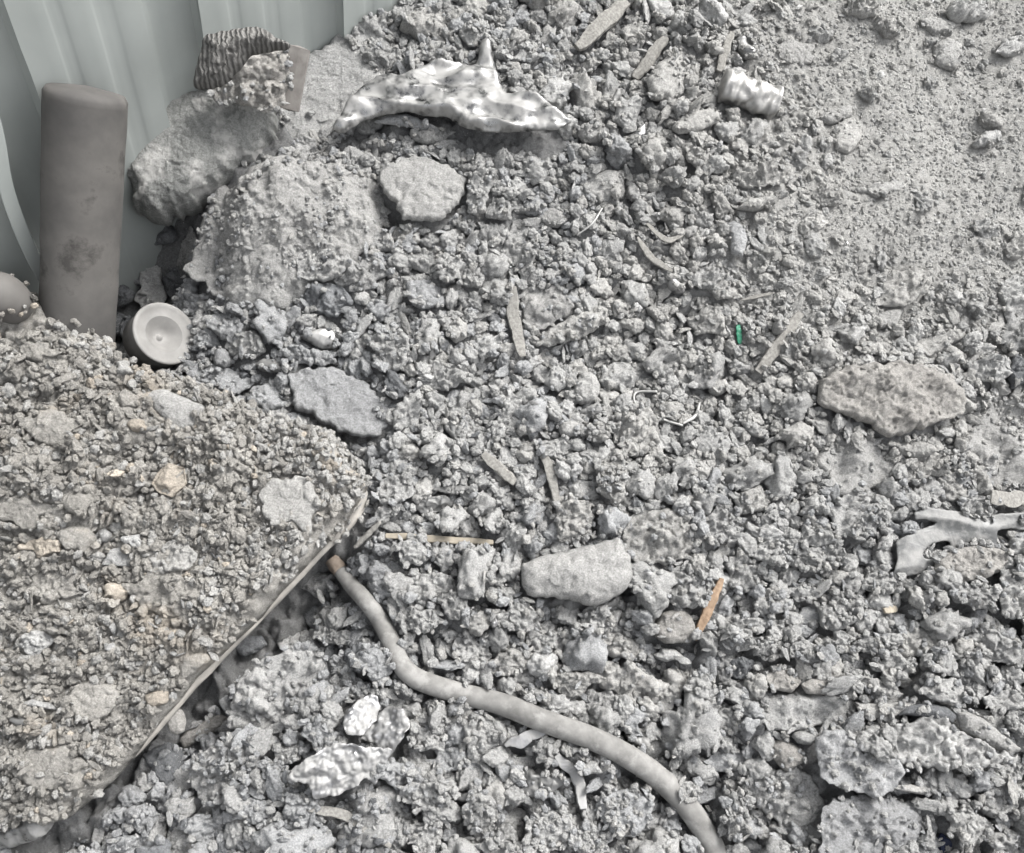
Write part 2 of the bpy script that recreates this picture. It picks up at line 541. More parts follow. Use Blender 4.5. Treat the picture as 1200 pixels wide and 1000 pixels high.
# ------------------------------------------------------------------ corrugated wall
def build_wall():
    s0 = wall_s(-4); s1 = wall_s(222)
    per = s1 - s0
    f = lambda px: (wall_s(px) - s0) / per
    prof = [(0, .034), (f(40), .034), (f(45), .0325), (f(58), .0325), (f(63), .034), (f(95), .034), (f(100), .0325), (f(119), .0325), (f(125), .034),
            (f(156), .034), (f(161), .006), (f(172), .0), (f(205), .003), (.985, .010)]
    root = empty('corrugated_wall', (wa[0], wa[1], 0))
    tag(root, 'pale green-grey corrugated sheet metal wall behind the heap, upper left', 'wall')
    base = s0
    for k in range(-5, 9):
        pts = [(base + per * (k + a), d) for a, d in prof] + [(base + per * (k + 1) + .022, .030)]
        # every sheet laps over the next one
        pl = []
        for i in range(len(pts) - 1):
            n = 3
            for j in range(n): 
                u = j / n
                pl.append((pts[i][0] * (1 - u) + pts[i + 1][0] * u, pts[i][1] * (1 - u) + pts[i + 1][1] * u))
        pl.append(pts[-1])
        pl = np.array(pl)
        pl[-3:, 1] = np.maximum(pl[-3:, 1], .026)
        pl[:, 1] += (.0015 if k % 2 else 0)
        zs = np.linspace(0, 3.0, 60)
        S, Z = np.meshgrid(pl[:, 0], zs); D = np.tile(pl[:, 1], (len(zs), 1))
        q = np.stack([S.ravel(), Z.ravel(), np.full(S.size, k * 7.0)], 1)
        dent = .006 * fbm(q * [3.0, 2.2, 1], 3, 31) + .0012 * fbm(q * [14, 10, 1], 2, 33)
        # a ragged, slightly lifted lap edge
        er = np.exp(-((S.ravel() - pl[0, 0]) / .012) ** 2)
        dent = dent + er * .006 * np.abs(perlin(q * [1, 14, 1], 35))
        sh = er * .004 * perlin(q * [1, 30, 1], 37)
        front = D.ravel() + dent
        nx, ny = len(pl), len(zs)
        P = lambda off: np.stack([(S.ravel() + sh) * WD[0] + (front + off) * WN[0], (S.ravel() + sh) * WD[1] + (front + off) * WN[1], Z.ravel()], 1)
        A = P(0); B = P(-.0012)
        gf = grid_faces(nx, ny)
        n0 = nx * ny
        rim = []
        ix = np.arange(n0).reshape(ny, nx)
        for line in (ix[:, 0], ix[:, -1], ix[0], ix[-1]):
            rim += [[line[i], line[i + 1], line[i + 1] + n0, line[i] + n0] for i in range(len(line) - 1)]
        Fc = np.concatenate([gf, gf[:, ::-1] + n0, np.array(rim)])
        o = mk('wall_sheet', np.concatenate([A, B]), Fc, M['wall'], smooth=True, parent=root)
    return root
def flat_edges(me, ang=28):
    bm = bmesh.new(); bm.from_mesh(me)
    a = rad(ang)
    for e in bm.edges:
        if len(e.link_faces) == 2 and e.calc_face_angle(0) > a: e.smooth = False
    bm.to_mesh(me); bm.free()
wall = build_wall()
for ch in wall.children:
    flat_edges(ch.data)

# ------------------------------------------------------------------ solids with a traced outline
def in_poly(P, poly):
    x, y = P[:, 0], P[:, 1]
    ins = np.zeros(len(P), bool)
    a = poly; b = np.roll(poly, -1, 0)
    for (x1, y1), (x2, y2) in zip(a, b):
        if y1 == y2: continue
        c = ((y1 > y) != (y2 > y)) & (x < (x2 - x1) * (y - y1) / (y2 - y1) + x1)
        ins ^= c
    return ins

def near_poly(P, polys):
    best = np.full(len(P), 1e9); Q = np.zeros_like(P)
    for poly in polys:
        for a, b in zip(poly, np.roll(poly, -1, 0)):
            ab = b - a
            L = ab @ ab
            if L < 1e-14: continue
            t = np.clip(((P - a) @ ab) / L, 0, 1)
            q = a + t[:, None] * ab
            d = ((P - q) ** 2).sum(1)
            m = d < best
            best[m] = d[m]; Q[m] = q[m]
    return np.sqrt(best), Q

def roughen(poly, amp, step, seed):
    """break an outline up: points every step, pushed in and out by noise"""
    out = []
    for a, b in zip(poly, np.roll(poly, -1, 0)):
        n = max(1, int(np.linalg.norm(b - a) / step))
        for k in range(n):
            out.append(a + (b - a) * k / n)
    out = np.array(out)
    # soften the corners
    for _ in range(2):
        out = out * .5 + .25 * (np.roll(out, 1, 0) + np.roll(out, -1, 0))
    nrm = np.roll(out, -1, 0) - np.roll(out, 1, 0)
    nrm = np.stack([nrm[:, 1], -nrm[:, 0]], 1)
    nrm /= np.linalg.norm(nrm, axis=1)[:, None] + 1e-9
    P = np.concatenate([out / .018, np.full((len(out), 1), seed * 3.7)], 1)
    n = fbm(P, 3, seed, .6)
    return out + nrm * (amp * n)[:, None]

def relief(style, L, seed, size, thinf=False):
    """height of the surface's own relief, metres, at local points L"""
    P = L + seed * 1.37
    k = np.clip(size / .05, .35, 1.6)
    if style == 'dross':
        W = P + .004 * np.stack([perlin(P * 70, seed), perlin(P * 70, seed + 1), perlin(P * 70, seed + 2)], 1)
        f1, s1 = worley(W * (62 / k), seed)
        f2, s2 = worley(W * 150, seed + 5)
        return k * (.0100 * billow(P * 34 / k, 4, seed, .6) - .0095 * f1 - .0050 * f2 + .0032 * fbm(P * 210, 2, seed + 9)) + .006 * k
    if style == 'lumpy':
        f1, s1 = worley(P * (45 / k), seed)
        return k * (.0085 * fbm(P * 26 / k, 5, seed, .6) - .0060 * f1 + .003 * billow(P * 90, 2, seed + 3) + .0022 * fbm(P * 190, 2, seed + 9)) + .003 * k
    if style == 'layer':
        q = P[:, 2] * 140 + P[:, 1] * 45 + 2.5 * fbm(P * 14, 3, seed)
        st = np.floor(q) + sstep(.7, 1, q - np.floor(q))
        return k * (.0035 * (st - q) + .007 * fbm(P * 22, 4, seed, .6) + .003 * billow(P * 60, 2, seed) + .001 * fbm(P * 220, 2, seed + 9))
    if style == 'smooth':
        return k * (.005 * fbm(P * 18 / k, 4, seed) + .0016 * fbm(P * 110, 3, seed + 4))
    if style == 'dust':
        f1, s1 = worley(P * 70, seed)
        g = sstep(-.1, .5, perlin(P * 16, seed + 3))
        return .006 * fbm(P * 15, 4, seed, .55) + g * (.005 - .009 * f1) + .0018 * fbm(P * 150, 3, seed + 4)
    if style == 'crust':
        g = sstep(-.25, .45, fbm(P * 9, 3, seed + 3))
        f1, s1 = worley(P * 75, seed); f2, s2 = worley(P * 150, seed + 5)
        return .022 * fbm(P * 6, 4, seed, .55) + .008 * billow(P * 16, 3, seed + 7) + g * (.012 - .012 * f1 - .006 * f2) + .0016 * fbm(P * 170, 3, seed + 4)
    if style == 'facet':
        h = np.full(len(P), 1e9)
        rs = np.random.RandomState(seed)
        for _ in range(7):
            a = rs.normal(size=2) * .35; c = rs.normal(size=2) * size * .5
            h = np.minimum(h, (L[:, 0] - c[0]) * a[0] + (L[:, 1] - c[1]) * a[1] + .004 + .006 * rs.rand())
        return np.clip(h, -size * .5, size * .3) + .0025 * fbm(P * 45, 4, seed, .6)
    if style == 'foil':
        f1, s1 = worley(P * 26, seed); f2, s2 = worley(P * 80, seed + 4)
        q = np.abs(perlin(P * [16, 50, 20], seed + 6))
        return .016 * np.abs(perlin(P * 22, seed)) + .010 * (s1 - f1) + .0055 * (s2 - f2) + .003 * q + .004 * np.abs(perlin(P * 70, seed + 8))
    if style == 'melt':
        W = P + .016 * np.stack([perlin(P * 12, seed), perlin(P * 12, seed + 1), 0 * P[:, 0]], 1)
        return np.clip(size / .06, .3, 1) * (.024 * (.35 - np.abs(perlin(W * [7, 19, 10], seed + 2))) + .014 * perlin(W * [11, 20, 20], seed + 3) + .0022 * perlin(W * [40, 30, 40], seed + 4)) * (.45 if thinf else 1)
    return 0 * P[:, 0]

def frame(n, hint=None):
    n = n / np.linalg.norm(n)
    u = RT - n * (RT @ n); u /= np.linalg.norm(u)
    return u, np.cross(n, u), n

HEAPN = np.array([0, -SL, 1.0]); HEAPN /= np.linalg.norm(HEAPN)

def solid(name, m, pts, T, style='dross', lift=0.0, face=0.0, w=None, seed=1, res=None, rough=.0, holes=(), bottom=.45, kindof='',
          own=1, facets=True, parent=None, depth=None, org=None, tilt=(0, 0), prof=.5, curl=0.0, stampit=True, thin=False):
    """a closed lump lying on the slope whose outline is the polygon pts, T metres thick above its rim"""
    pts = np.asarray(pts, float)
    c = pts.mean(0)
    if org is None:
        org = at(c[0], c[1], lift)
    tocam = CAM - org; tocam /= np.linalg.norm(tocam)
    n = HEAPN * (1 - face) + tocam * face
    u, v, n = frame(n)
    n = n + u * tilt[0] + v * tilt[1]
    u, v, n = frame(n)
    def loc(ps):
        out = []
        for px, py in ps:
            d = ray(px, py)
            t = ((org - CAM) @ n) / (d @ n)
            q = CAM + d * t - org
            out.append((q @ u, q @ v))
        return np.array(out)
    poly0 = loc(pts)
    ext = poly0.max(0) - poly0.min(0)
    size = float(np.sqrt(ext[0] * ext[1])) / 2
    if res is None:
        res = float(np.clip(size * 2 / 34, .0017, .0042))
    amp = rough if rough else {'dross': .11, 'lumpy': .085, 'layer': .10, 'facet': .04, 'smooth': .04, 'dust': .10, 'foil': .05, 'melt': .015}.get(style, .03) * size
    polys = [roughen(poly0, amp, max(res * 1.2, size / (40 if thin or style == 'melt' else 14)), seed)]
    for h in holes:
        polys.append(roughen(loc(h), amp * .5, max(res * 1.2, size / 14), seed + 3))
    if w is None: w = size * {'smooth': .5, 'dust': .35}.get(style, .38)
    lo = polys[0].min(0) - res * 2; hi = polys[0].max(0) + res * 2
    xs = np.arange(lo[0], hi[0], res); ys = np.arange(lo[1], hi[1], res)
    Xg, Yg = np.meshgrid(xs, ys)
    P = np.stack([Xg.ravel(), Yg.ravel()], 1)
    P = P + res * .28 * np.stack([perlin(np.c_[P / res * .37, P[:, 0] * 0 + 3], seed), perlin(np.c_[P / res * .37, P[:, 0] * 0 + 9], seed + 1)], 1)
    ins = np.zeros(len(P), bool)
    for q in polys: ins ^= in_poly(P, q)
    nx, ny = len(xs), len(ys)
    q = grid_faces(nx, ny)
    keep = ins[q].any(1)
    q = q[keep]
    used = np.unique(q)
    remap = np.full(nx * ny, -1); remap[used] = np.arange(len(used))
    q = remap[q]; P = P[used]; ins = ins[used]
    d, Q = near_poly(P, polys)
    P = np.where(ins[:, None], P, Q)
    d = np.where(ins, d, 0)
    k = np.clip(d / w * (1 + (0 if thin or style == 'none' else .35) * perlin(np.c_[P / max(size, .01) * 4, 0 * P[:, 0] + 5], seed + 21)), 0, 1)
    dome = (1 - (1 - k) ** 2) ** prof
    near = sstep(0, .35, k)
    if thin:
        mid = relief(style, np.c_[P, 0 * P[:, 0]], seed, size, True) + curl * (P[:, 1] / max(size, .01)) ** 2
        zt = mid + T * dome; zb = mid - T * dome * .6
    else:
        zt = T * dome
        if facets and style in ('dross', 'lumpy', 'layer', 'dust', 'facet'):
            rs_ = np.random.RandomState(seed + 900)
            for _ in range(5):
                a_ = rs_.rand() * 6.283; sl_ = rs_.uniform(.25, .9) * (.5 if style == 'dust' else 1) * T / size
                off_ = rs_.uniform(.55, 1.0) * T
                zt = np.minimum(zt, off_ - sl_ * (P[:, 0] * math.cos(a_) + P[:, 1] * math.sin(a_)) + .1 * T * perlin(np.c_[P / size * 3, 0 * P[:, 0] + _], seed))
            zt = np.maximum(zt, .15 * T * dome)
        r = relief(style, np.c_[P, zt], seed, size)
        zt = zt + r * (.25 + .75 * near) * sstep(0, .06, k)
        zt = np.where(d > 0, np.maximum(zt, .0004), 0)
        zb = -T * bottom * dome * (1 + .25 * perlin(np.c_[P * 30, 0 * P[:, 0]], seed))
        if curl: 
            cc = curl * (P[:, 1] / max(size, .01)) ** 2
            zt += cc; zb += cc
    und = 0 if thin or style in ('none', 'melt') else .0055 * min(1.0, size / .04)
    off = und * np.stack([perlin(np.c_[P * 60, zt * 60], seed + 11), perlin(np.c_[P * 60, zt * 60], seed + 12)], 1) * near[:, None] \
        + und * .45 * np.stack([perlin(np.c_[P * 150, zt * 150], seed + 14), perlin(np.c_[P * 150, zt * 150], seed + 15)], 1) * near[:, None]
    if style == 'crust' or (kindof == 'slag_slab' and style == 'dust'):      # crusts drape over the slope
        Wp = org + P[:, :1] * u + P[:, 1:] * v
        j_, i_ = cell(Wp[:, 0], Wp[:, 1])
        dz_ = SB12[j_, i_] - Wp[:, 2] + (.004 if style == 'crust' else 0)
        dz_ = np.clip(dz_, -.08, .08) * float(n[2])
        zt = zt + dz_; zb = zb + dz_
    top = org + (P[:, :1] + off[:, :1]) * u + (P[:, 1:] + off[:, 1:]) * v + zt[:, None] * n
    bot = org + P[:, :1] * u + P[:, 1:] * v + zb[:, None] * n
    rim = d <= 0
    nb = len(P)
    bi = np.where(rim, np.arange(nb), 0)
    inner = ~rim
    bi[inner] = nb + np.arange(inner.sum())
    V = np.concatenate([top, bot[inner]])
    Fq = np.concatenate([q, bi[q][:, ::-1]])
    # the object's origin at its base
    o = mk(name, V - org, Fq, m, smooth=True, uv=np.concatenate([P, P[inner]]) / max(size, .01))
    if parent is None:
        o.location = org
    else:
        o.parent = parent
        o.location = Vector(org) - parent.location
    if stampit: stamp(top, own)
    return o

RS = np.random.RandomState(11)
def E(cx, cy, rx, ry, ang=0.0, n=12, var=.20):
    rs = np.random.RandomState(int(cx * 7 + cy * 13) % 99991)
    t = np.linspace(0, 2 * np.pi, n, endpoint=False) + rs.rand() * .5
    r = 1 + var * rs.normal(size=n)
    x, y = rx * r * np.cos(t), ry * r * np.sin(t)
    a = rad(ang)
    return [(cx + x_ * math.cos(a) - y_ * math.sin(a), cy + x_ * math.sin(a) + y_ * math.cos(a)) for x_, y_ in zip(x, y)]

def tube(name, m, pts, rads, nseg=14, parent=None, flat=1.0, up=None, caps=True, wob=0.0, seed=0, origin=None, stampit=True, square=False):
    """a closed tube along world points; flat < 1 squashes it across its width"""
    pts = np.asarray(pts, float)
    rads = np.broadcast_to(np.asarray(rads, float), (len(pts),)).copy()
    tn = np.gradient(pts, axis=0); tn /= np.linalg.norm(tn, axis=1)[:, None]
    ref = HEAPN if up is None else np.asarray(up, float)
    V = []
    a = np.linspace(0, 2 * np.pi, nseg, endpoint=False)
    for i in range(len(pts)):
        s = np.cross(tn[i], ref); s /= np.linalg.norm(s)
        b = np.cross(s, tn[i])
        ca, sa = np.cos(a), np.sin(a)
        if square:
            ca = np.sign(ca) * np.abs(ca) ** .35; sa = np.sign(sa) * np.abs(sa) ** .35
        r = rads[i]
        rr = r * (1 + (wob * perlin(np.c_[ca * 1.5, sa * 1.5, np.full(nseg, i * .23)], seed) if wob else 0))
        V.append(pts[i] + (rr * ca)[:, None] * s + (rr * sa * flat)[:, None] * b)
    V = np.concatenate(V)
    n = len(pts)
    Fc = []
    for i in range(n - 1):
        for j in range(nseg):
            j2 = (j + 1) % nseg
            Fc.append((i * nseg + j, i * nseg + j2, (i + 1) * nseg + j2, (i + 1) * nseg + j))
    if caps:
        V = np.concatenate([V, pts[:1] - tn[:1] * rads[0] * .15, pts[-1:] + tn[-1:] * rads[-1] * .15])
        for j in range(nseg):
            j2 = (j + 1) % nseg
            Fc.append((j2, j, n * nseg, n * nseg)); Fc.append(((n - 1) * nseg + j, (n - 1) * nseg + j2, n * nseg + 1, n * nseg + 1))
    Fc = [f if f[2] != f[3] else f[:3] for f in Fc]
    org = V.mean(0) if origin is None else np.asarray(origin)
    me = bpy.data.meshes.new(name)
    me.from_pydata([tuple(x) for x in (V - org)], [], [tuple(f) for f in Fc])
    me.polygons.foreach_set('use_smooth', np.full(len(Fc), not square))
    me.materials.append(m)
    o = bpy.data.objects.new(name, me); COL.objects.link(o)
    if parent is None: o.location = org
    else:
        o.parent = parent; o.location = Vector(org) - parent.location
    if stampit:
        ring = V[:n * nseg].reshape(n, nseg, 3)
        step = float(np.linalg.norm(pts[-1] - pts[0])) / n
        for u_ in np.linspace(0, 1, max(2, int(step / RES) + 2)):
            for w_ in (0, .5):
                a_ = ring * (1 - w_) + np.roll(ring, 1, 1) * w_
                stamp((a_[:-1] * (1 - u_) + a_[1:] * u_).reshape(-1, 3), 3)
    return o

def spline(P, n):
    P = np.asarray(P, float)
    Q = np.concatenate([[2 * P[0] - P[1]], P, [2 * P[-1] - P[-2]]])
    out = []
    m = len(P) - 1
    for k in np.linspace(0, m - 1e-6, n):
        i = int(k); t = k - i
        a, b, c, d = Q[i], Q[i + 1], Q[i + 2], Q[i + 3]
        out.append(.5 * (2 * b + (c - a) * t + (2 * a - 5 * b + 4 * c - d) * t * t + (3 * b - a - 3 * c + d) * t ** 3))
    return np.array(out)

LUMPS = []                                   # (object, px, py, size px, look)
LOOK = {'slag': 'grey', 'slag_cool': 'bluish grey', 'slag_warm': 'warm grey', 'slag_dark': 'dark grey', 'slag_bright': 'glinting pale', 'brown': 'brownish',
        'stone_smooth': 'smooth grey', 'stone_blue': 'smooth bluish', 'stone_tan': 'tan', 'stone_pinkish': 'brownish grey', 'dust': 'dusty', 'boulder': 'mottled grey'}
seedc = [100]
def L(kind, mk_, style, pts, tk=.7, label=None, cat=None, own=1, **kw):
    pts = np.asarray(pts, float)
    seedc[0] += 1
    p0 = at(*pts.mean(0)); p1 = at(pts[:, 0].min(), pts[:, 1].mean()); p2 = at(pts[:, 0].max(), pts[:, 1].mean())
    ext = pts.max(0) - pts.min(0)
    size = math.sqrt(ext[0] * ext[1]) / 2 * np.linalg.norm(p0 - CAM) / F_PX
    o = solid(kind, M[mk_], pts, tk * size * 1.6 * .06 / (.06 + size) if kind != 'boulder' else tk * size, style, seed=kw.pop('seed', seedc[0]), own=own, kindof=kind if 'org' not in kw else '', **kw)
    tag(o, label, cat or {'slag_lump': 'slag lump', 'stone': 'stone', 'slag_slab': 'slab', 'slag_flake': 'flake', 'rock': 'rock'}.get(kind, kind.replace('_', ' ')))
    if label is None:
        c = pts.mean(0)
        LUMPS.append((o, c[0], c[1], math.sqrt(ext[0] * ext[1]), LOOK.get(mk_, 'grey'), kind))
    return o

# ------------------------------------------------------------------ the plate and the brown mound on it (lower left)
MOUND = [(-60, 335), (-10, 342), (30, 346), (62, 356), (88, 372), (112, 390), (135, 410), (160, 440), (200, 447), (235, 455), (270, 470), (305, 484), (345, 498), (385, 512),
         (420, 528), (438, 545), (434, 572), (424, 601), (400, 617), (379, 643), (352, 664), (331, 694), (300, 722), (282, 748), (252, 772), (236, 796), (208, 822), (196, 842), (172, 866), (158, 888), (140, 908), (116, 942), (85, 968), (50, 975), (0, 972), (-60, 985)]
PLATE = [(-50, 372), (40, 380), (120, 425), (240, 475), (400, 530), (434, 556), (432, 602), (386, 644), (326, 708), (264, 772), (215, 824), (150, 900), (60, 955), (-50, 960)]
MLIFT = .115
def mound_org():
    c = np.array(MOUND, float).mean(0)
    p = on_plane(c[0], c[1], MLIFT - .045)
    return p
pm = plain_mat('plate_steel_dusty', (.20, .19, .175), (.30, .285, .26), .75, 30, .001)
pl_o = solid('metal_plate', pm, PLATE, .010, 'none', org=mound_org() - np.array([0, 0, .008]), w=.004, res=.009, bottom=1.0, rough=.002, own=2, prof=.3)
tag(pl_o, 'thin grey metal plate carrying the brown mound, its straight edge bare over a dark gap', 'metal plate')
def mound():
    org = mound_org()
    o = solid('ash_mound', M['brown'], MOUND, .050, 'none', org=org, w=.06, res=.0042, bottom=.02, rough=.015, own=2, prof=.5, seed=5, stampit=False)
    me = o.data
    V = np.empty(len(me.vertices) * 3, np.float32); me.vertices.foreach_get('co', V); V = V.reshape(-1, 3).astype(float)
    u, v, n = frame(HEAPN)
    hloc = V @ n
    up = sstep(.002, .02, hloc)
    P = V + 3.1
    W = P + .006 * np.stack([perlin(P * 40, 5), perlin(P * 40, 6), 0 * P[:, 0]], 1)
    l2 = np.c_[W @ u, W @ v]
    f1, v1 = worley2(l2 * 26, 41); f2, v2 = worley2(l2 * 55, 42); f3, v3 = worley2(l2 * 105, 43)
    amt = .030 * fbm(P * 5, 3, 44) + .014 * billow(P * 13, 2, 45) + .015 * v1 * np.sqrt(np.clip(1 - (f1 / .75) ** 2, 0, 1)) \
        + .011 * v2 * np.sqrt(np.clip(1 - (f2 / .75) ** 2, 0, 1)) + .006 * v3 * np.sqrt(np.clip(1 - (f3 / .75) ** 2, 0, 1))
    # higher towards the middle left
    c2 = on_plane(120, 600, 0) - org
    far = np.linalg.norm(V - c2, axis=1)
    amt = amt + .05 * np.exp(-(far / .33) ** 2)
    c3 = on_plane(55, 415, 0) - org
    amt = amt + .045 * np.exp(-(np.linalg.norm(V - c3, axis=1) / .16) ** 2)
    V = V + (up * amt)[:, None] * n
    me.vertices.foreach_set('co', V.astype(np.float32).ravel()); me.update()
    stamp((V + org)[hloc > .001], 2)
    tag(o, 'brown-grey mound of gritty ash heaped on the metal plate, lower left', kind='structure')
    return o
mound()
# grid rows between stamped vertices
MO = blur((OWN == 2).astype(float), 2) > .3
OWN[MO & (OWN == 0)] = 2
TOPS = blur(TOP.copy(), 12)

# ------------------------------------------------------------------ big pieces beside the wall
def pipe():
    b = wall_point(92, 372, .21)
    t = wall_point(101, 107, .085)
    n = 60
    ts = np.linspace(0, 1, n)
    P = b + (t - b) * (ts[:, None] * 1.25 - .25)
    r = .098 * np.linalg.norm(b - CAM) / 2.15
    rt_ = 40 * np.linalg.norm(t - CAM) / F_PX
    rb_ = 37 * np.linalg.norm(b - CAM) / F_PX
    R = rb_ + (rt_ - rb_) * (ts * 1.25 - .25)
    e = np.clip((ts - .985) / .015, 0, 1)
    R = R * np.sqrt(np.clip(1 - (e * .40) ** 2, 0, 1)) * (1 + .012 * perlin(np.c_[ts * 9, ts * 0, ts * 0], 9))
    root = empty('leaning_pipe', b)
    tag(root, 'wide grey-brown pipe standing upright against the corrugated wall', 'pipe')
    tube('pipe_body', M['pipe'], P, R, 48, root, up=np.array([1, -.6, .2]), flat=.86, wob=.015, seed=3)
    return root
WN_3 = np.array([WN[0], WN[1], 0])
pipe()
def flange():
    px = [(-14, 120), (-3, 165), (6, 215), (20, 258), (38, 300), (52, 326)]
    P = spline([wall_point(x, y, .055 + .01 * i) for i, (x, y) in enumerate(px)], 40)
    o = tube('bent_flange', M['wall'], P, .014, 12, None, flat=.16, up=WN_3, square=True, stampit=False)
    loc = o.location.copy(); o.parent = wall; o.location = loc - wall.location
    return o
flange()
tube_b = wall_point(-35, 352, .16); 
P = spline([tube_b, wall_point(-12, 345, .17), wall_point(8, 352, .18), wall_point(30, 372, .2)], 24)
o = tube('buried_drum', M['pipe_dark'], P, [.012 + .036 * math.sqrt(max(0, 1 - (2 * k / 23 - 1) ** 2)) for k in range(24)], 28)
tag(o, 'smooth brown-grey rounded drum half buried at the left edge under the wall', 'drum')
L('stone', 'stone_tan', 'smooth', [(25, 352), (30, 340), (42, 336), (54, 341), (59, 352), (50, 362), (32, 364)], 1.0, 'small pale tan stone on the mound top beside the pipe foot', lift=.10, face=.4)

L('boulder', 'boulder', 'dust', [(148, 198), (150, 185), (160, 160), (180, 120), (205, 109), (250, 107), (290, 112), (320, 122), (327, 135), (325, 170), (308, 195), (280, 213), (250, 235), (225, 252), (195, 264), (178, 262), (158, 246)], .50,
  'largest mottled grey boulder between the pipe and the slag crust, against the wall', 'boulder', lift=.05, face=.45, own=3, bottom=.8, res=.0032, facets=False, w=.05)
L('crust_block', 'slag', 'dust', [(326, 170), (333, 125), (345, 90), (360, 68), (392, 52), (400, 30), (415, 8), (432, 14), (430, 35), (462, 58), (482, 92), (470, 120), (440, 140), (405, 158), (370, 168), (340, 172)], .45,
  'big grey crust block in front of the brown board, left of the shiny casting', 'slag block', lift=.03, face=.2, own=3, bottom=.9, res=.0036)
L('slag_lump', 'stone_pinkish', 'dross', [(236, 104), (252, 84), (280, 66), (306, 54), (336, 58), (340, 80), (336, 122), (318, 132), (285, 124), (255, 118)], .5, 'brownish crumbling slag lump under the knitted cloth', face=.5, org=wall_point(292, 96, .11))
L('slag_crust', 'dust', 'crust', [(200, 300), (222, 268), (240, 245), (258, 216), (300, 196), (335, 182), (380, 180), (430, 188), (452, 215), (447, 250), (440, 270), (415, 290), (425, 310), (400, 330), (370, 322), (350, 345), (325, 352), (300, 344), (270, 350), (248, 332), (225, 318)], .20,
  'broad continuous dusty slag crust between the mottled boulder and the star-cornered stone', 'slag crust', lift=.006, rough=.016, own=1, bottom=.6, res=.0032, w=.085, facets=False)
cl = solid('knitted_cloth', M['cloth'], [(226, 102), (229, 80), (236, 58), (240, 42), (262, 38), (285, 33), (305, 33), (322, 44), (343, 52), (338, 60), (312, 61), (294, 66), (284, 80), (272, 92), (262, 102), (240, 106)], .065, 'smooth',
           org=wall_point(285, 68, .19), face=.75, seed=61, res=.003, bottom=.1, own=3, prof=.5, w=.07)
tag(cl, 'dark knitted cloth bundled over rubble against the wall', 'cloth')
b0 = at(338, 128, .0); 
P = np.array([wall_point(338, 128, .16), wall_point(351, 56, .12)])
P = spline([P[0], (P[0] + P[1]) / 2, P[1]], 8)
bd = tube('brown_board', M['board'], P, .024, 8, flat=.35, up=(CAM - P[0]), square=True)
tag(bd, 'narrow brown board end standing beside the knitted cloth', 'board')

# ------------------------------------------------------------------ metal pieces
CAST = [(389, 154), (398, 138), (408, 125), (416, 112), (424, 103), (446, 92), (472, 95), (493, 84), (513, 78), (537, 75), (556, 79), (560, 72), (561, 57), (569, 53), (576, 58), (580, 76), (585, 92), (592, 113), (618, 113),
        (642, 125), (659, 136), (671, 143), (656, 152), (612, 155), (566, 155), (540, 149), (525, 137), (505, 137), (475, 131), (446, 136), (423, 143), (402, 157)]
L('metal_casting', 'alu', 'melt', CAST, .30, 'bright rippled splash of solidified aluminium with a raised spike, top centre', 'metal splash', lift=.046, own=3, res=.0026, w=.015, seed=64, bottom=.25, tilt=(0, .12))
L('slag_flake', 'slag_cool', 'smooth', [(437, 144), (455, 135), (480, 135), (505, 146), (516, 153), (494, 152), (470, 148)], .35, 'thin curved flake tucked under the shiny casting', lift=.03)
ca_ = at(846, 99, .030); cb_ = at(911, 121, .030)
cP = ca_ + (cb_ - ca_) * np.linspace(0, 1, 44)[:, None]
ct = np.linspace(0, 1, 44)
cR = .041 * (1 - .10 * np.exp(-((ct - .45) / .10) ** 2) - .07 * np.exp(-((ct - .8) / .05) ** 2) + .004 * np.sin(ct * 60) + .03 * perlin(np.c_[ct * 6, ct * 0, ct * 0], 2)) * np.where((ct < .02) | (ct > .98), .93, 1)
cn = tube('crushed_can', M['alu_pale'], cP, cR, 40, flat=.78, wob=.24, seed=5)
tag(cn, 'pale crushed aluminium cylinder lying in the rubble, upper right', 'can')

ft = empty('crumpled_foil', at(410, 880, .03))
tag(ft, 'crumpled bright silver foil in the dark rubble at the lower left of the hose', 'foil')
_grow = lambda q_, f_=1.14: [(410 + (x_ - 410) * f_, 880 + (y_ - 880) * f_) for x_, y_ in q_]
for i, (pp, tl) in enumerate([([(402, 852), (406, 840), (418, 829), (430, 822), (437, 824), (441, 836), (438, 848), (422, 866), (406, 864)], (.3, .3)),
                              ([(418, 866), (436, 846), (452, 834), (468, 836), (474, 856), (462, 874), (448, 888), (440, 874)], (-.4, .1)),
                              ([(344, 908), (356, 893), (376, 880), (398, 870), (420, 872), (454, 876), (446, 896), (436, 914), (424, 908), (408, 920), (374, 930), (368, 914)], (.1, -.2))]):
    solid('foil_fold', M['foil'], _grow(pp), .0022, 'foil', lift=.045 + .008 * i, seed=81 + i, res=.0024, own=3, parent=ft, tilt=tl, thin=True, w=.006)

tm = solid('torn_metal_sheet', M['plastic_skin'], [(1000 + x / 6, 560 + y / 6) for x, y in [(300, 440), (400, 395), (480, 360), (560, 332), (590, 318), (500, 290), (430, 300), (415, 250), (500, 200), (640, 225), (800, 240), (960, 262), (1100, 250), (1260, 235), (1260, 365), (1100, 362),
          (1000, 372), (1008, 500), (920, 505), (860, 480), (860, 430), (770, 482), (700, 512), (650, 560), (600, 602), (540, 640), (470, 672), (380, 692), (260, 705), (300, 600)]], .002, 'melt',
          lift=.035, seed=92, res=.0026, own=3, thin=True, w=.005, holes=[[(1000 + x / 6, 560 + y / 6) for x, y in [(465, 565), (500, 505), (560, 458), (640, 445), (700, 450), (700, 478), (640, 535), (540, 578)]]])
tag(tm, 'torn grey metal sheet with an oval hole, at the right edge', 'metal sheet')

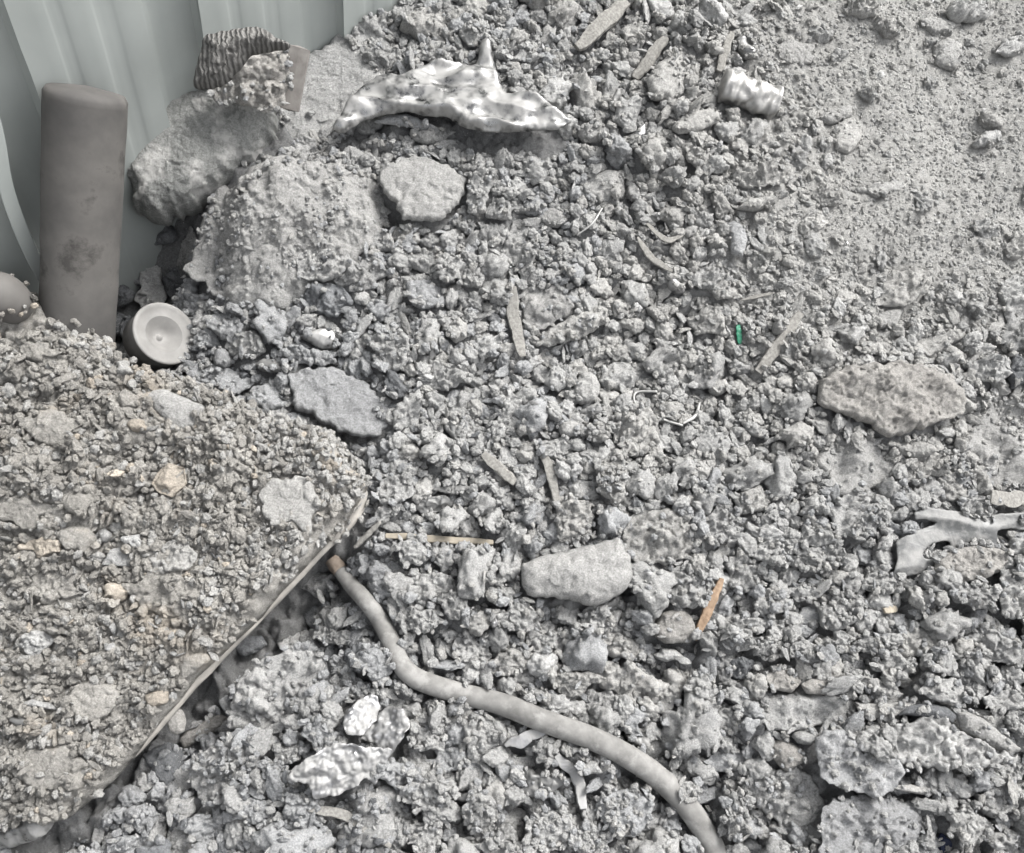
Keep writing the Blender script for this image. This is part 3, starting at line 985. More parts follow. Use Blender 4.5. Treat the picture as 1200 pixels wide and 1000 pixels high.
def cup():
    o_ = at(192, 392, .075)
    axis_ = (CAM - o_); axis_ /= np.linalg.norm(axis_)
    axis_ = axis_ + RT * .62 + UP * .42
    axis_ /= np.linalg.norm(axis_)
    u, v, n = frame(axis_)
    k = np.linalg.norm(o_ - CAM) / F_PX
    root = empty('ceramic_cup', o_)
    tag(root, 'small pale round cup with a conical hollow, at the mound edge below the pipe', 'cup')
    R = 34 * k
    def lathe(name, pr, m):
        ns = 56
        a = np.linspace(0, 2 * np.pi, ns, endpoint=False)
        V = np.concatenate([[(r * math.cos(t), r * math.sin(t), z) for t in a] for r, z in pr])
        F_ = [(i * ns + j, i * ns + (j + 1) % ns, (i + 1) * ns + (j + 1) % ns, (i + 1) * ns + j) for i in range(len(pr) - 1) for j in range(ns)]
        W = V[:, :1] * u + V[:, 1:2] * v + V[:, 2:] * n
        ob = mk(name, W, F_, m, True, root)
        stamp(W + o_, 3)
        return ob
    lathe('cup_body', [(.0005, -.062), (R * .9, -.062), (R * .96, -.058), (R * .96, -.02), (R * .98, -.008), (R * 1.0, -.002), (R * .99, .001)], M['cup'])
    lathe('cup_rim', [(R * .99, .001), (R * 1.03, .004), (R * 1.02, .008), (R * .96, .0095), (R * .88, .006), (R * .70, .003), (R * .60, .0025)], M['cup'])
    lathe('cup_hollow', [(R * .60, .0025), (R * .52, -.002), (R * .30, -.016), (R * .14, -.024), (R * .11, -.024), (R * .08, -.018), (.0004, -.017)], M['cup'])
    return root
cup()

def hose():
    px = [(388, 655), (398, 668), (412, 686), (430, 706), (446, 728), (458, 752), (470, 778), (486, 794), (510, 804), (545, 814), (590, 826), (640, 846), (690, 864), (735, 886), (775, 914), (806, 946), (826, 976), (842, 1008), (858, 1050)]
    n = len(px)
    P = [at(x, y, .026 + .006 * math.sin(i * 1.1) + (.012 if 9 < i < 15 else 0), SMOOTH) for i, (x, y) in enumerate(px)]
    P = spline(P, 150)
    t = np.linspace(0, 1, 150)
    R = np.interp(t, [0, .08, .25, .4, .6, 1], [.015, .0165, .019, .0205, .022, .024])
    R = R * (1 + .03 * np.sin(t * 90) * np.exp(-((t - .3) / .06) ** 2))
    root = empty('rubber_hose', P[0])
    tag(root, 'long curved dusty grey hose lying across the rubble to the bottom edge', 'hose')
    tube('hose_body', M['hose'], P[9:], R[9:], 22, root, flat=.86, wob=.04, seed=4)
    tube('hose_end', M['tape'], P[:10], R[:10] * 1.03, 22, root, flat=.86, wob=.14, seed=9)
hose()

def stick(name, m, p0, p1, wpx, label, cat, flat=.4, bend=0.0, lift=.012, taper=.6, square=True, nseg=10, n=26, grid=None, mid=None):
    """a stick, strip or wire resting on the surface between two picture positions"""
    A, B = at(*p0, lift, TOPS if grid is None else grid), at(*p1, lift, TOPS if grid is None else grid)
    C = (A + B) / 2 if mid is None else at(*mid, lift + .004, TOPS)
    if bend: C = C + HEAPN * bend
    P = spline([A, C, B], n)
    r = wpx * np.linalg.norm(C - CAM) / F_PX / 2
    t = np.linspace(0, 1, n)
    R = r * (1 - (1 - taper) * np.abs(t * 2 - 1) ** 2.2) * (1 + .16 * perlin(np.c_[t * 7 + p0[0], t * 0, t * 0], 3) + .08 * perlin(np.c_[t * 21 + p0[1], t * 0, t * 0], 4))
    P = P + (r * .35 * perlin(np.c_[t * 4 + p0[1], t * 0, t * 0], 8))[:, None] * np.cross(HEAPN, (B - A) / np.linalg.norm(B - A))
    o = tube(name, M[m] if isinstance(m, str) else m, P, R, nseg, None, flat=flat, square=square, wob=.28, seed=int(p0[0]))
    return tag(o, label, cat)

# ------------------------------------------------------------------ sticks, wires, chips
stick('wood_splinter', 'wood_orange', (846, 678), (814, 750), 11, 'fresh orange-brown wooden splinter standing out in the grey rubble', 'splinter', .5, lift=.028, taper=.5)
stick('wood_stick', 'wood_tan', (452, 628), (578, 636), 8, 'pale tan stick lying flat just right of the plate corner', 'stick', .6, lift=.018, taper=.7)
stick('bark_strip', 'wood_pale', (628, 518), (655, 602), 11, 'thin curved grey bark strip, bowed, left of the tall pale lump at mid picture', 'strip', .3, lift=.024, mid=(645, 552), taper=.3)
stick('wood_strip', 'wood_pale', (601, 336), (613, 418), 14, 'upright pale wooden strip left of the blocky stone at mid picture', 'strip', .3, lift=.022, mid=(603, 378), taper=.5)
stick('wood_chip', 'wood_pale', (566, 532), (604, 566), 13, 'short weathered wood chip with a pale end, left of the curved bark strip', 'chip', .4, lift=.022)
stick('wood_strip', 'wood_pale', (939, 367), (888, 436), 13, 'pale flat wood strip beside the white pebble, right of the green plastic', 'strip', .3, lift=.016, taper=.6)
stick('wood_strip', 'wood_pale', (780, 44), (744, 92), 13, 'weathered wood strip leaning between two lumps at the top, left of the tall block', 'strip', .4, lift=.024)
stick('root_piece', 'wood_pale', (735, 3), (676, 56), 17, 'thick grey root-like strip at the top edge right of centre', 'root', .5, lift=.028, taper=.5)
stick('wood_peg', 'wood_pale', (857, 38), (842, 84), 9, 'thin upright grey peg just above the crushed pale cylinder', 'peg', .7, lift=.02)
stick('curved_strip', 'wood_pale', (747, 278), (788, 318), 8, 'thin bent grey strip above the white chip, upper middle', 'strip', .3, lift=.022, mid=(764, 303), taper=.3)
stick('curved_strip', 'wood_pale', (758, 262), (800, 276), 7, 'short curled strip arching over the thin bent strip', 'strip', .3, lift=.026, mid=(780, 281), taper=.4)
stick('thin_stem', 'wire', (676, 276), (706, 244), 2.5, 'hair-thin pale stem in the rubble right of the wedge flake', 'stem', 1, lift=.02, square=False, mid=(694, 262))
stick('wire', 'wire', (800, 497), (820, 472), 4, 'short bright wire hook at the end of the bent wire', 'wire', 1, lift=.022, square=False, mid=(815, 487))
wp = [at(x, y, .022, TOPS) for x, y in [(770, 459), (746, 460), (744, 472), (757, 484), (778, 492), (800, 499)]]
tag(tube('bent_wire', M['wire'], spline(wp, 50), .0028, 8), 'bent bright grey wire lying in a hook shape at mid picture', 'wire')
stick('twig', 'wood_pale', (415, 642), (446, 612), 7, 'small pale twig leaning by the plate corner', 'twig', .8, lift=.03, square=False)
stick('grey_batten', 'wood_pale', (1160, 583), (1215, 588), 15, 'grey flat bar end poking in at the right edge above the torn sheet', 'bar', .4, lift=.03, taper=.9)
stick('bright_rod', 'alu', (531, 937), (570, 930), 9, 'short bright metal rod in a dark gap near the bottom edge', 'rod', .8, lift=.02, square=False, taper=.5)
stick('bright_strip', 'foil', (652, 885), (684, 948), 12, 'narrow bright bent metal strip hanging below the hose', 'strip', .3, lift=.03, mid=(676, 912), taper=.6)
stick('foil_sliver', 'foil', (592, 612 + 262), (641, 856), 13, 'flat pale shard lying against the underside of the hose', 'shard', .3, lift=.024, taper=.3)
stick('wood_strip', 'wood_pale', (352, 946), (458, 992), 10, 'long pale split strip at the bottom edge under the foil', 'strip', .4, lift=.03, mid=(408, 958), taper=.4)
stick('metal_rod', 'alu_dull', (12, 843), (47, 852), 8, 'small grey metal rod on the brown mound near the left edge', 'rod', .8, lift=.008, grid=TOP, square=False)
stick('shiny_tube', 'alu', (-14, 990), (48, 962), 26, 'short shiny metal tube in the bottom left corner under the mound', 'tube', 1, lift=.0, square=False, nseg=20, taper=.95)
stick('curved_strip', 'wood_pale', (868, 352), (908, 343), 4, 'small pale curved sliver below the white crystalline lump, upper right', 'sliver', .4, lift=.016, taper=.3)
stick('tan_chip', 'wood_tan', (1036, 716), (1050, 713), 8, 'small tan wood chip under the rubble left of the brownish rock', 'chip', .6, lift=.02)
L('pebble', 'white' if False else 'slag_bright', 'smooth', E(912, 384, 7, 9, 0, 9, .05), 1.4, 'small bright white pebble beside the flat wood strip', 'pebble', lift=.008)
LUMPW = L('white_chip', 'slag_bright', 'smooth', [(367, 517), (380, 516), (383, 525), (381, 537), (369, 537), (366, 527)], 1.2, 'small whitish block on the right rim of the brown mound', 'chip', lift=.1)
LUMPW.data.materials[0] = M['white']
o = stick('plastic_scrap', 'green', (865, 381), (867, 403), 6, 'tiny green plastic scrap, the only green thing in the heap', 'plastic scrap', .4, lift=.015)
stick('blue_scrap', 'blue', (1100, 982), (1110, 996), 14, 'small dark blue scrap in the gap at the bottom right', 'scrap', .5, lift=.006)

# ------------------------------------------------------------------ traced stones and slag lumps
def z(ox, oy, s, pts): return [(ox + x / s, oy + y / s) for x, y in pts]
# named ones first
L('stone', 'dust', 'dust', [(442, 206), (462, 193), (488, 182), (520, 193), (549, 212), (541, 234), (527, 248), (521, 259), (495, 260), (470, 259), (463, 240), (448, 224)], .42, 'flat star-cornered pale stone above the dark hollow, left of upper middle', lift=.03, own=3)
L('rock', 'stone_pinkish', 'lumpy', [(958, 466), (962, 448), (978, 434), (1005, 428), (1050, 425), (1090, 430), (1118, 440), (1134, 462), (1130, 485), (1105, 494), (1078, 506), (1030, 513), (1020, 498), (985, 486), (962, 476)], .55, 'largest oval brownish-grey rock on the right side', lift=.02, own=3)
L('stone', 'stone_smooth', 'smooth', [(609, 662), (630, 654), (665, 645), (700, 637), (727, 630), (731, 642), (741, 657), (741, 678), (732, 692), (712, 706), (695, 713), (675, 705), (640, 700), (617, 698), (612, 685)], .5, 'smooth flat grey stone with a pale streak, right of the hose top', lift=.03, own=3)
L('stone', 'stone_blue', 'dust', [(337, 442), (360, 433), (390, 430), (415, 440), (440, 456), (460, 487), (456, 500), (440, 514), (415, 512), (395, 506), (372, 490), (345, 480)], .5, 'large smooth bluish-grey block above the mound rim', lift=.025, own=3)
L('stone', 'stone_blue', 'lumpy', z(0, 333, 3, [(628, 612 - 30), (660, 560), (720, 530), (770, 510), (800, 520), (795, 560), (740, 585), (690, 610), (640, 640)]), .5)
# pieces in zoomed coordinates: z(ox, oy, scale, points)
T = [
 ('slag_slab', 'dust', 'dust', [(236, 300), (260, 293), (300, 290), (330, 292), (347, 312), (345, 335), (336, 350), (318, 360), (300, 352), (284, 346), (262, 336), (246, 322)], .28),
 ('slag_flake', 'dust', 'smooth', [(232, 288), (236, 262), (247, 240), (253, 215), (261, 212), (273, 226), (285, 247), (283, 288), (262, 294)], .3),
 ('slag_slab', 'dust', 'dust', [(198, 302), (212, 284), (228, 272), (236, 288), (240, 304), (226, 314), (207, 313)], .4),
 ('slag_lump', 'slag', 'dross', [(345, 300), (372, 290), (405, 294), (420, 308), (404, 325), (372, 332), (350, 325)], .5),
 ('rock', 'slag_bright', 'lumpy', [(162, 322), (168, 300), (175, 283), (184, 298), (191, 312), (190, 330), (196, 350), (186, 362), (170, 362), (155, 350), (166, 340)], .7),
 ('stone', 'stone_tan', 'smooth', [(143, 287), (150, 279), (162, 276), (175, 281), (168, 294), (158, 302), (144, 301)], .6),
 ('slag_lump', 'slag_dark', 'dross', E(130, 342, 26, 20, -30), .8), ('slag_lump', 'slag_dark', 'dross', E(128, 378, 34, 16, 15), .8), ('slag_lump', 'slag_dark', 'dross', E(205, 300 + 30, 16, 18), .8),
 ('slag_lump', 'slag_dark', 'lumpy', E(186, 272, 22, 14, 10), .7), ('slag_lump', 'slag_cool', 'dross', E(228, 350, 20, 22), .8), ('slag_lump', 'slag_cool', 'dross', E(160, 322, 14, 12), .8),
 ('slag_lump', 'slag_dark', 'dross', E(385, 352, 24, 18), .7),
 ('slag_lump', 'slag', 'lumpy', [(148, 408), (160, 398), (176, 395), (192, 400), (200, 412), (192, 426), (170, 430), (152, 422)], .9),
 ('stone', 'stone_blue', 'smooth', E(262, 422, 12, 12), .8), ('slag_slab', 'slag_cool', 'lumpy', [(213, 431), (228, 424), (250, 428), (280, 436), (302, 444), (290, 458), (270, 464), (250, 454), (228, 448)], .5),
 ('slag_lump', 'slag_cool', 'lumpy', E(314, 466, 28, 17, 15), .7), ('slag_lump', 'slag', 'lumpy', E(200, 447, 17, 11, -10), .8), ('slag_lump', 'slag_cool', 'dross', E(270, 385, 26, 17, 20), .8),
 ('slag_lump', 'slag', 'dross', E(290, 405, 22, 15), .8), ('slag_lump', 'slag_cool', 'dross', E(240, 400, 15, 12), .9),
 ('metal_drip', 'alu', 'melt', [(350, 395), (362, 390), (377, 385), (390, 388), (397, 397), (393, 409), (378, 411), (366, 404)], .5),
 ('metal_drip', 'alu_dull', 'melt', [(299, 427), (309, 420), (322, 421), (330, 428), (348, 431), (332, 437), (315, 437), (304, 434)], .4),
 ('slag_lump', 'slag_cool', 'dross', E(362, 418, 30, 10, 5), .7), ('slag_slab', 'slag', 'lumpy', E(430, 322, 26, 18, -20), .6),
 # upper middle
 ('slag_lump', 'slag', 'dross', E(432, 40, 26, 20, -30), .8), ('slag_lump', 'slag', 'dross', E(452, 72, 22, 16), .8), ('slag_lump', 'slag_warm', 'lumpy', E(505, 30, 34, 20, -10), .7), ('slag_lump', 'slag', 'lumpy', E(512, 62, 30, 12, 5), .6),
 ('slag_lump', 'slag_warm', 'lumpy', E(560, 12, 30, 14), .7), ('slag_lump', 'slag', 'dross', E(560, 40, 18, 12), .8), ('slag_lump', 'slag', 'lumpy', E(590, 60, 14, 14), .8), ('slag_flake', 'stone_smooth', 'smooth', [(627, 55), (634, 38), (641, 28), (650, 36), (653, 50), (643, 58)], .5),
 ('slag_lump', 'slag', 'lumpy', E(618, 66, 16, 8), .7), ('slag_lump', 'slag_warm', 'dross', E(690, 72, 20, 12, -20), .7), ('slag_lump', 'slag_warm', 'lumpy', E(742, 48, 20, 20), .7), ('stone', 'slag_warm', 'smooth', [(757, 95), (768, 78), (790, 58), (803, 62), (802, 112), (786, 121), (765, 118)], .5),
 ('slag_lump', 'slag', 'dross', E(507, 158, 20, 12), .9), ('slag_lump', 'slag', 'dross', E(440, 168, 24, 10, -10), .8), ('slag_lump', 'slag', 'dross', E(432, 150, 16, 8), .8),
 ('stone', 'stone_smooth', 'smooth', [(674, 156), (684, 147), (700, 144), (714, 150), (715, 160), (702, 168), (685, 169)], .55), ('slag_slab', 'dust', 'dust', E(708, 216, 24, 14), .4), ('slag_flake', 'stone_smooth', 'smooth', [(625, 256), (645, 243), (658, 248), (665, 256), (654, 268), (640, 266)], .4),
 ('slag_lump', 'slag', 'dross', E(562, 215, 15, 30, 4), .7), ('slag_lump', 'slag_warm', 'lumpy', E(480, 276, 19, 11), .8), ('slag_lump', 'slag', 'lumpy', E(443, 285, 22, 9, 3), .8), ('slag_lump', 'slag', 'dross', E(612, 292, 17, 36, 4), .7), ('slag_lump', 'slag', 'dross', E(588, 245, 20, 14), .8),
 ('slag_lump', 'slag', 'dross', E(548, 262, 13, 10), .8), ('slag_lump', 'slag_cool', 'dross', E(640, 300, 18, 14, 30), .8), ('slag_lump', 'slag', 'dross', E(418, 322, 24, 14, -15), .8), ('slag_lump', 'slag', 'dross', E(500, 308, 22, 13), .8), ('slag_lump', 'slag', 'dross', E(550, 325, 18, 12), .8),
 ('slag_lump', 'slag', 'lumpy', E(735, 172 - 40, 18, 20, 20), .6), ('slag_flake', 'alu_dull', 'smooth', [(714, 122), (722, 108), (730, 104), (728, 116), (718, 130)], .6), ('metal_drip', 'foil', 'melt', [(741, 160), (748, 150), (756, 146), (756, 162), (748, 166)], .6),
 # upper right
 ('stone', 'slag_warm', 'smooth', [(786, 151), (798, 139), (822, 130), (843, 132), (842, 143), (822, 153), (795, 158)], .45), ('slag_flake', 'stone_smooth', 'smooth', [(953, 141), (970, 131), (986, 125), (999, 128), (998, 137), (975, 147)], .4),
 ('stone', 'slag_warm', 'smooth', [(976, 152), (985, 142), (998, 138), (1010, 150), (1008, 168), (994, 181), (978, 176)], .4), ('stone', 'dust', 'smooth', [(1092, 54), (1110, 45), (1126, 52), (1130, 68), (1117, 85), (1095, 76)], .35),
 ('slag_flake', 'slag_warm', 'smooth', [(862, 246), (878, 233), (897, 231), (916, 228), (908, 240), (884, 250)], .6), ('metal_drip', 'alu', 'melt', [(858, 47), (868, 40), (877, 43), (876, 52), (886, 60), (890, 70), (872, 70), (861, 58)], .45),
 ('slag_lump', 'slag_bright', 'lumpy', [(1166, 61), (1176, 47), (1192, 42), (1204, 46), (1200, 60), (1182, 67)], .6), ('slag_lump', 'slag_bright', 'smooth', [(1138, 168), (1152, 156), (1170, 155), (1172, 164), (1158, 172), (1142, 174)], .6),
 ('slag_lump', 'slag_warm', 'lumpy', [(938, 262), (948, 250), (970, 249), (970, 262), (957, 272), (942, 270)], .5), ('slag_slab', 'dust', 'dust', E(1030, 218, 28, 10), .4), ('slag_slab', 'dust', 'dust', E(1100, 30, 22, 12), .5), ('slag_lump', 'slag_warm', 'dross', E(1010, 10, 22, 12), .7),
 ('slag_lump', 'slag_warm', 'dross', E(1040, 30, 18, 12), .7), ('slag_lump', 'slag', 'dross', E(1140, 12, 26, 12), .8), ('slag_slab', 'slag_warm', 'lumpy', [(1003, 327), (1022, 316), (1060, 315), (1094, 320), (1088, 342), (1060, 360), (1018, 359)], .4),
 ('slag_slab', 'dust', 'smooth', [(1020, 373), (1040, 363), (1058, 364), (1050, 384), (1030, 386)], .4), ('slag_slab', 'slag_warm', 'dust', [(1072, 404), (1095, 393), (1122, 386), (1129, 396), (1110, 407), (1090, 417)], .5), ('slag_lump', 'slag_bright', 'dross', [(1133, 433), (1143, 424), (1156, 417), (1180, 420), (1183, 440), (1168, 453), (1150, 447)], .7),
 ('slag_lump', 'slag_warm', 'dross', E(880, 205, 34, 14, 5), .5), ('slag_lump', 'slag_warm', 'dross', E(822, 182, 16, 12), .8), ('slag_lump', 'slag_warm', 'dross', E(940, 138, 20, 12), .6), ('slag_lump', 'slag_bright', 'dross', E(838, 325, 30, 18, -10), .6), ('stone', 'stone_smooth', 'smooth', E(808, 273, 12, 8, -10), .8),
 ('stone', 'stone_blue', 'smooth', [(850, 264), (862, 261), (874, 268), (876, 283), (870, 302), (856, 298), (856, 280)], .5), ('slag_lump', 'slag_warm', 'lumpy', E(1190, 290, 16, 14), .8), ('slag_lump', 'slag', 'lumpy', E(1188, 350, 16, 32, 8), .6), ('metal_drip', 'foil', 'smooth', [(781, 330), (788, 328), (802, 338), (801, 345), (790, 344), (783, 338)], .8),
 ('slag_lump', 'slag_warm', 'dross', E(970, 290 - 60, 16, 12), .6), ('slag_slab', 'dust', 'dust', E(930, 60, 30, 14, 10), .3), ('slag_lump', 'slag', 'lumpy', E(960, 40, 16, 10), .7),
 # middle
 ('stone', 'stone_smooth', 'lumpy', [(610, 342), (620, 332), (642, 331), (662, 342), (675, 358), (664, 371), (640, 384), (622, 391), (612, 376)], .5), ('slag_flake', 'slag_warm', 'layer', [(628, 405), (636, 394), (650, 381), (672, 369), (700, 359), (714, 364), (713, 376), (700, 386), (677, 399), (650, 407)], .5),
 ('stone', 'slag_warm', 'smooth', [(522, 391), (528, 380), (537, 372), (548, 382), (547, 396), (534, 403)], .7), ('stone', 'stone_smooth', 'smooth', E(688, 456, 16, 20, 0, 11, .06), .7), ('stone', 'stone_smooth', 'smooth', E(700, 509, 15, 11, 0, 11, .05), .9), ('stone', 'stone_smooth', 'smooth', E(668, 503, 13, 11, 0, 10, .07), .8),
 ('slag_lump', 'slag', 'lumpy', E(725, 443, 22, 17), .8), ('slag_lump', 'slag', 'lumpy', E(654, 445, 18, 12), .8), ('slag_lump', 'slag', 'dross', E(596, 481, 17, 27), .7), ('slag_lump', 'slag_warm', 'dross', E(747, 510, 29, 27), .7), ('slag_lump', 'slag_warm', 'dross', E(717, 560, 18, 31), .7),
 ('slag_lump', 'slag_warm', 'dross', [(653, 590), (668, 585), (692, 588), (696, 606), (690, 632), (672, 640), (654, 634), (650, 610)], .7), ('slag_slab', 'slag_bright', 'dross', [(440, 582), (447, 562), (466, 556), (484, 562), (487, 578), (470, 590), (446, 591)], .4), ('slag_flake', 'alu_dull', 'layer', [(478, 594), (498, 583), (520, 580), (537, 586), (530, 596), (500, 604)], .4),
 ('slag_flake', 'alu_dull', 'layer', [(500, 574), (525, 568), (552, 570), (558, 576), (530, 580)], .5), ('slag_lump', 'slag', 'lumpy', E(484, 648, 20, 17), .7), ('slag_lump', 'slag_warm', 'dross', [(731, 622), (742, 602), (766, 596), (800, 598), (816, 612), (815, 640), (804, 656), (775, 662), (745, 662), (732, 648)], .65),
 ('slag_lump', 'slag', 'dross', E(540, 500, 18, 22, 20), .7), ('slag_lump', 'slag', 'dross', E(500, 510, 16, 14), .8), ('slag_lump', 'slag', 'dross', E(455, 410, 26, 20, 10), .6), ('slag_lump', 'slag', 'dross', E(520, 440, 30, 18, 10), .6), ('slag_lump', 'slag_cool', 'lumpy', E(500, 345, 24, 14), .7),
 ('slag_lump', 'slag', 'lumpy', E(645, 528, 22, 12), .8), ('slag_lump', 'slag', 'dross', E(655, 525, 20, 12), .8), ('slag_lump', 'slag', 'dross', E(782, 420, 30, 20, -30), .6), ('slag_lump', 'slag_warm', 'lumpy', E(775, 365, 16, 12), .8), ('slag_lump', 'slag_warm', 'lumpy', E(728, 362, 14, 10), .8),
 ('slag_lump', 'slag_warm', 'lumpy', E(831, 378, 20, 17), .7), ('slag_lump', 'slag_warm', 'layer', [(832, 336), (850, 326), (870, 333), (862, 350), (840, 352)], .5), ('slag_lump', 'slag_warm', 'smooth', E(841, 454, 13, 11), .8), ('slag_slab', 'dust', 'dust', [(967, 534), (980, 515), (1000, 511), (1014, 512), (1026, 520), (1032, 538), (1047, 546), (1040, 568), (1010, 580), (985, 573), (980, 552)], .35),
 ('slag_lump', 'slag_warm', 'smooth', E(935, 511, 20, 12, -10), .7), ('slag_lump', 'slag', 'lumpy', E(884, 504, 14, 8, 20), .8), ('slag_lump', 'slag', 'lumpy', E(833, 522, 18, 20), .6), ('slag_lump', 'slag_warm', 'lumpy', E(882, 588, 19, 18), .8), ('slag_lump', 'slag', 'smooth', E(953, 593, 14, 14), .8),
 ('slag_lump', 'slag_bright', 'dross', E(847, 617, 22, 24), .7), ('slag_lump', 'slag_bright', 'dross', E(1002, 609, 34, 26, -8), .55), ('slag_lump', 'slag_warm', 'smooth', E(1072, 527, 26, 11, 3), .6), ('slag_lump', 'slag_warm', 'dross', E(1086, 547, 32, 15, -8), .6), ('slag_slab', 'dust', 'dust', [(1127, 520), (1143, 495), (1166, 467), (1215, 455), (1218, 560), (1190, 572), (1165, 574), (1148, 552)], .35),
 ('slag_lump', 'slag_warm', 'lumpy', E(1030, 440 - 30, 30, 8), .5), ('slag_lump', 'slag', 'lumpy', E(1150, 455 + 15, 14, 8), .8), ('slag_lump', 'slag_dark', 'dross', E(1195, 435, 12, 18), .8), ('slag_lump', 'slag', 'dross', E(1145, 575 + 20, 20, 12), .6),
 ('slag_lump', 'slag', 'dross', E(905, 650, 28, 16), .6), ('slag_lump', 'slag', 'dross', E(875, 668, 26, 22), .6), ('slag_lump', 'slag', 'dross', E(955, 655, 30, 14, -5), .6), ('slag_lump', 'slag', 'dross', E(805, 690, 26, 24), .6), ('slag_lump', 'slag', 'dross', E(950, 630, 24, 12), .6),
 ('rock', 'stone_pinkish', 'lumpy', [(1092, 668), (1098, 655), (1112, 646), (1135, 640), (1160, 640), (1176, 647), (1180, 661), (1165, 672), (1140, 682), (1105, 686)], .6), ('slag_lump', 'slag', 'lumpy', [(1111, 694), (1122, 684), (1143, 686), (1152, 700), (1132, 709), (1118, 706)], .7),
 # bottom middle
 ('slag_lump', 'slag', 'dross', E(497, 692, 24, 20), .8), ('slag_lump', 'slag', 'dross', E(492, 727, 22, 17), .8), ('slag_lump', 'slag', 'dross', E(533, 710, 20, 16), .8), ('slag_lump', 'slag_bright', 'dross', E(520, 686, 16, 14), .8), ('slag_lump', 'slag', 'dross', E(585, 698, 22, 12), .7),
 ('slag_lump', 'slag', 'dross', E(606, 724, 28, 14), .7), ('slag_lump', 'slag', 'dross', E(555, 770, 24, 20), .7), ('slag_lump', 'slag_warm', 'dross', E(598, 776, 34, 18, -8), .7), ('slag_lump', 'slag', 'dross', E(645, 752, 24, 15), .7), ('slag_lump', 'slag_warm', 'dross', E(672, 800, 27, 15), .7), ('slag_lump', 'slag', 'dross', E(700, 726, 20, 17), .8),
 ('slag_lump', 'slag_warm', 'dross', E(727, 756, 36, 16, 8), .7), ('slag_lump', 'slag_warm', 'dross', [(683, 778), (705, 774), (740, 782), (775, 796), (793, 815), (790, 832), (765, 838), (735, 822), (705, 805)], .55), ('slag_lump', 'slag_bright', 'dross', E(704, 826, 22, 18, 20), .7), ('slag_lump', 'slag_cool', 'layer', E(737, 846, 24, 15), .7),
 ('stone', 'stone_pinkish', 'smooth', E(790, 736, 27, 21, 0, 12, .06), .6), ('slag_lump', 'slag', 'smooth', E(782, 768, 18, 9), .8), ('slag_lump', 'slag_cool', 'lumpy', E(438, 775, 26, 19, 10), .7), ('slag_lump', 'slag_bright', 'smooth', E(448, 796, 10, 7), .9), ('slag_lump', 'slag', 'smooth', E(540, 827, 15, 9), .8),
 ('slag_lump', 'slag', 'dross', E(564, 862, 22, 30), .7), ('slag_lump', 'slag', 'smooth', E(629, 816, 14, 10), .9), ('metal_sheet_scrap', 'alu_dull', 'layer', [(572, 908), (587, 896), (614, 901), (640, 907), (664, 912), (652, 928), (632, 935), (606, 932)], .3), ('stone', 'slag_cool', 'lumpy', E(730, 951, 34, 28, 0, 12, .07), .6),
 ('slag_lump', 'slag', 'lumpy', E(643, 970, 28, 23, 10), .7), ('slag_lump', 'slag', 'dross', E(567, 958, 22, 24), .7), ('slag_lump', 'slag', 'dross', E(502, 928, 34, 20), .7), ('slag_lump', 'slag_bright', 'dross', E(498, 982, 21, 23), .7), ('slag_slab', 'slag', 'dust', E(432, 968, 50, 34), .3),
 ('slag_lump', 'slag', 'dross', E(600, 997, 42, 12), .7), ('stone', 'alu_dull', 'smooth', E(750, 869, 17, 8, 15), .8), ('slag_lump', 'slag', 'smooth', E(690, 900, 14, 9, 10), .8), ('slag_lump', 'slag', 'dross', E(640, 878 + 8, 12, 8), .8), ('slag_lump', 'slag', 'dross', E(800, 925, 18, 14), .8),
 ('slag_lump', 'slag', 'dross', E(855, 820 + 28, 26, 20), .6), ('slag_lump', 'slag_cool', 'dross', E(465, 905, 22, 14), .7), ('slag_slab', 'slag_cool', 'layer', E(535, 893, 40, 14, 8), .5), ('slag_lump', 'slag', 'dross', E(500, 868, 20, 16), .7), ('slag_lump', 'slag_bright', 'dross', E(690, 955 + 30, 30, 12, 5), .5),
 # bottom left, right of the mound
 ('slag_lump', 'slag', 'dross', [(267, 853), (272, 815), (283, 793), (300, 777), (333, 763), (358, 760), (378, 768), (377, 793), (366, 822), (353, 842), (333, 853), (300, 867), (280, 862)], .5), ('slag_lump', 'slag', 'dross', [(220, 902), (232, 885), (250, 874), (272, 868), (293, 867), (302, 882), (300, 904), (277, 932), (250, 942), (232, 938)], .55),
 ('slag_flake', 'stone_pinkish', 'smooth', [(209, 868), (218, 858), (238, 845), (257, 837), (268, 840), (263, 853), (245, 862), (230, 870), (216, 879)], .5), ('rock', 'slag_dark', 'smooth', [(166, 884), (180, 876), (197, 869), (214, 878), (218, 910), (205, 924), (195, 928), (180, 906)], .6),
 ('rock', 'slag_dark', 'smooth', [(273, 760), (285, 745), (307, 745), (314, 756), (300, 766), (285, 771)], .6), ('slag_lump', 'slag_cool', 'dross', E(378, 862, 26, 18), .6), ('slag_lump', 'slag_cool', 'dross', E(352, 950, 26, 22), .7), ('slag_lump', 'slag', 'smooth', E(215, 945, 20, 12), .7),
 ('slag_lump', 'slag_cool', 'dross', E(168, 958, 24, 15), .8), ('slag_lump', 'slag', 'lumpy', E(376, 685, 20, 13), .8), ('slag_lump', 'slag', 'lumpy', E(385, 722, 18, 12), .8), ('slag_lump', 'slag', 'dross', E(392, 746, 22, 12), .8), ('slag_lump', 'slag_cool', 'dross', E(300, 950, 24, 14), .7),
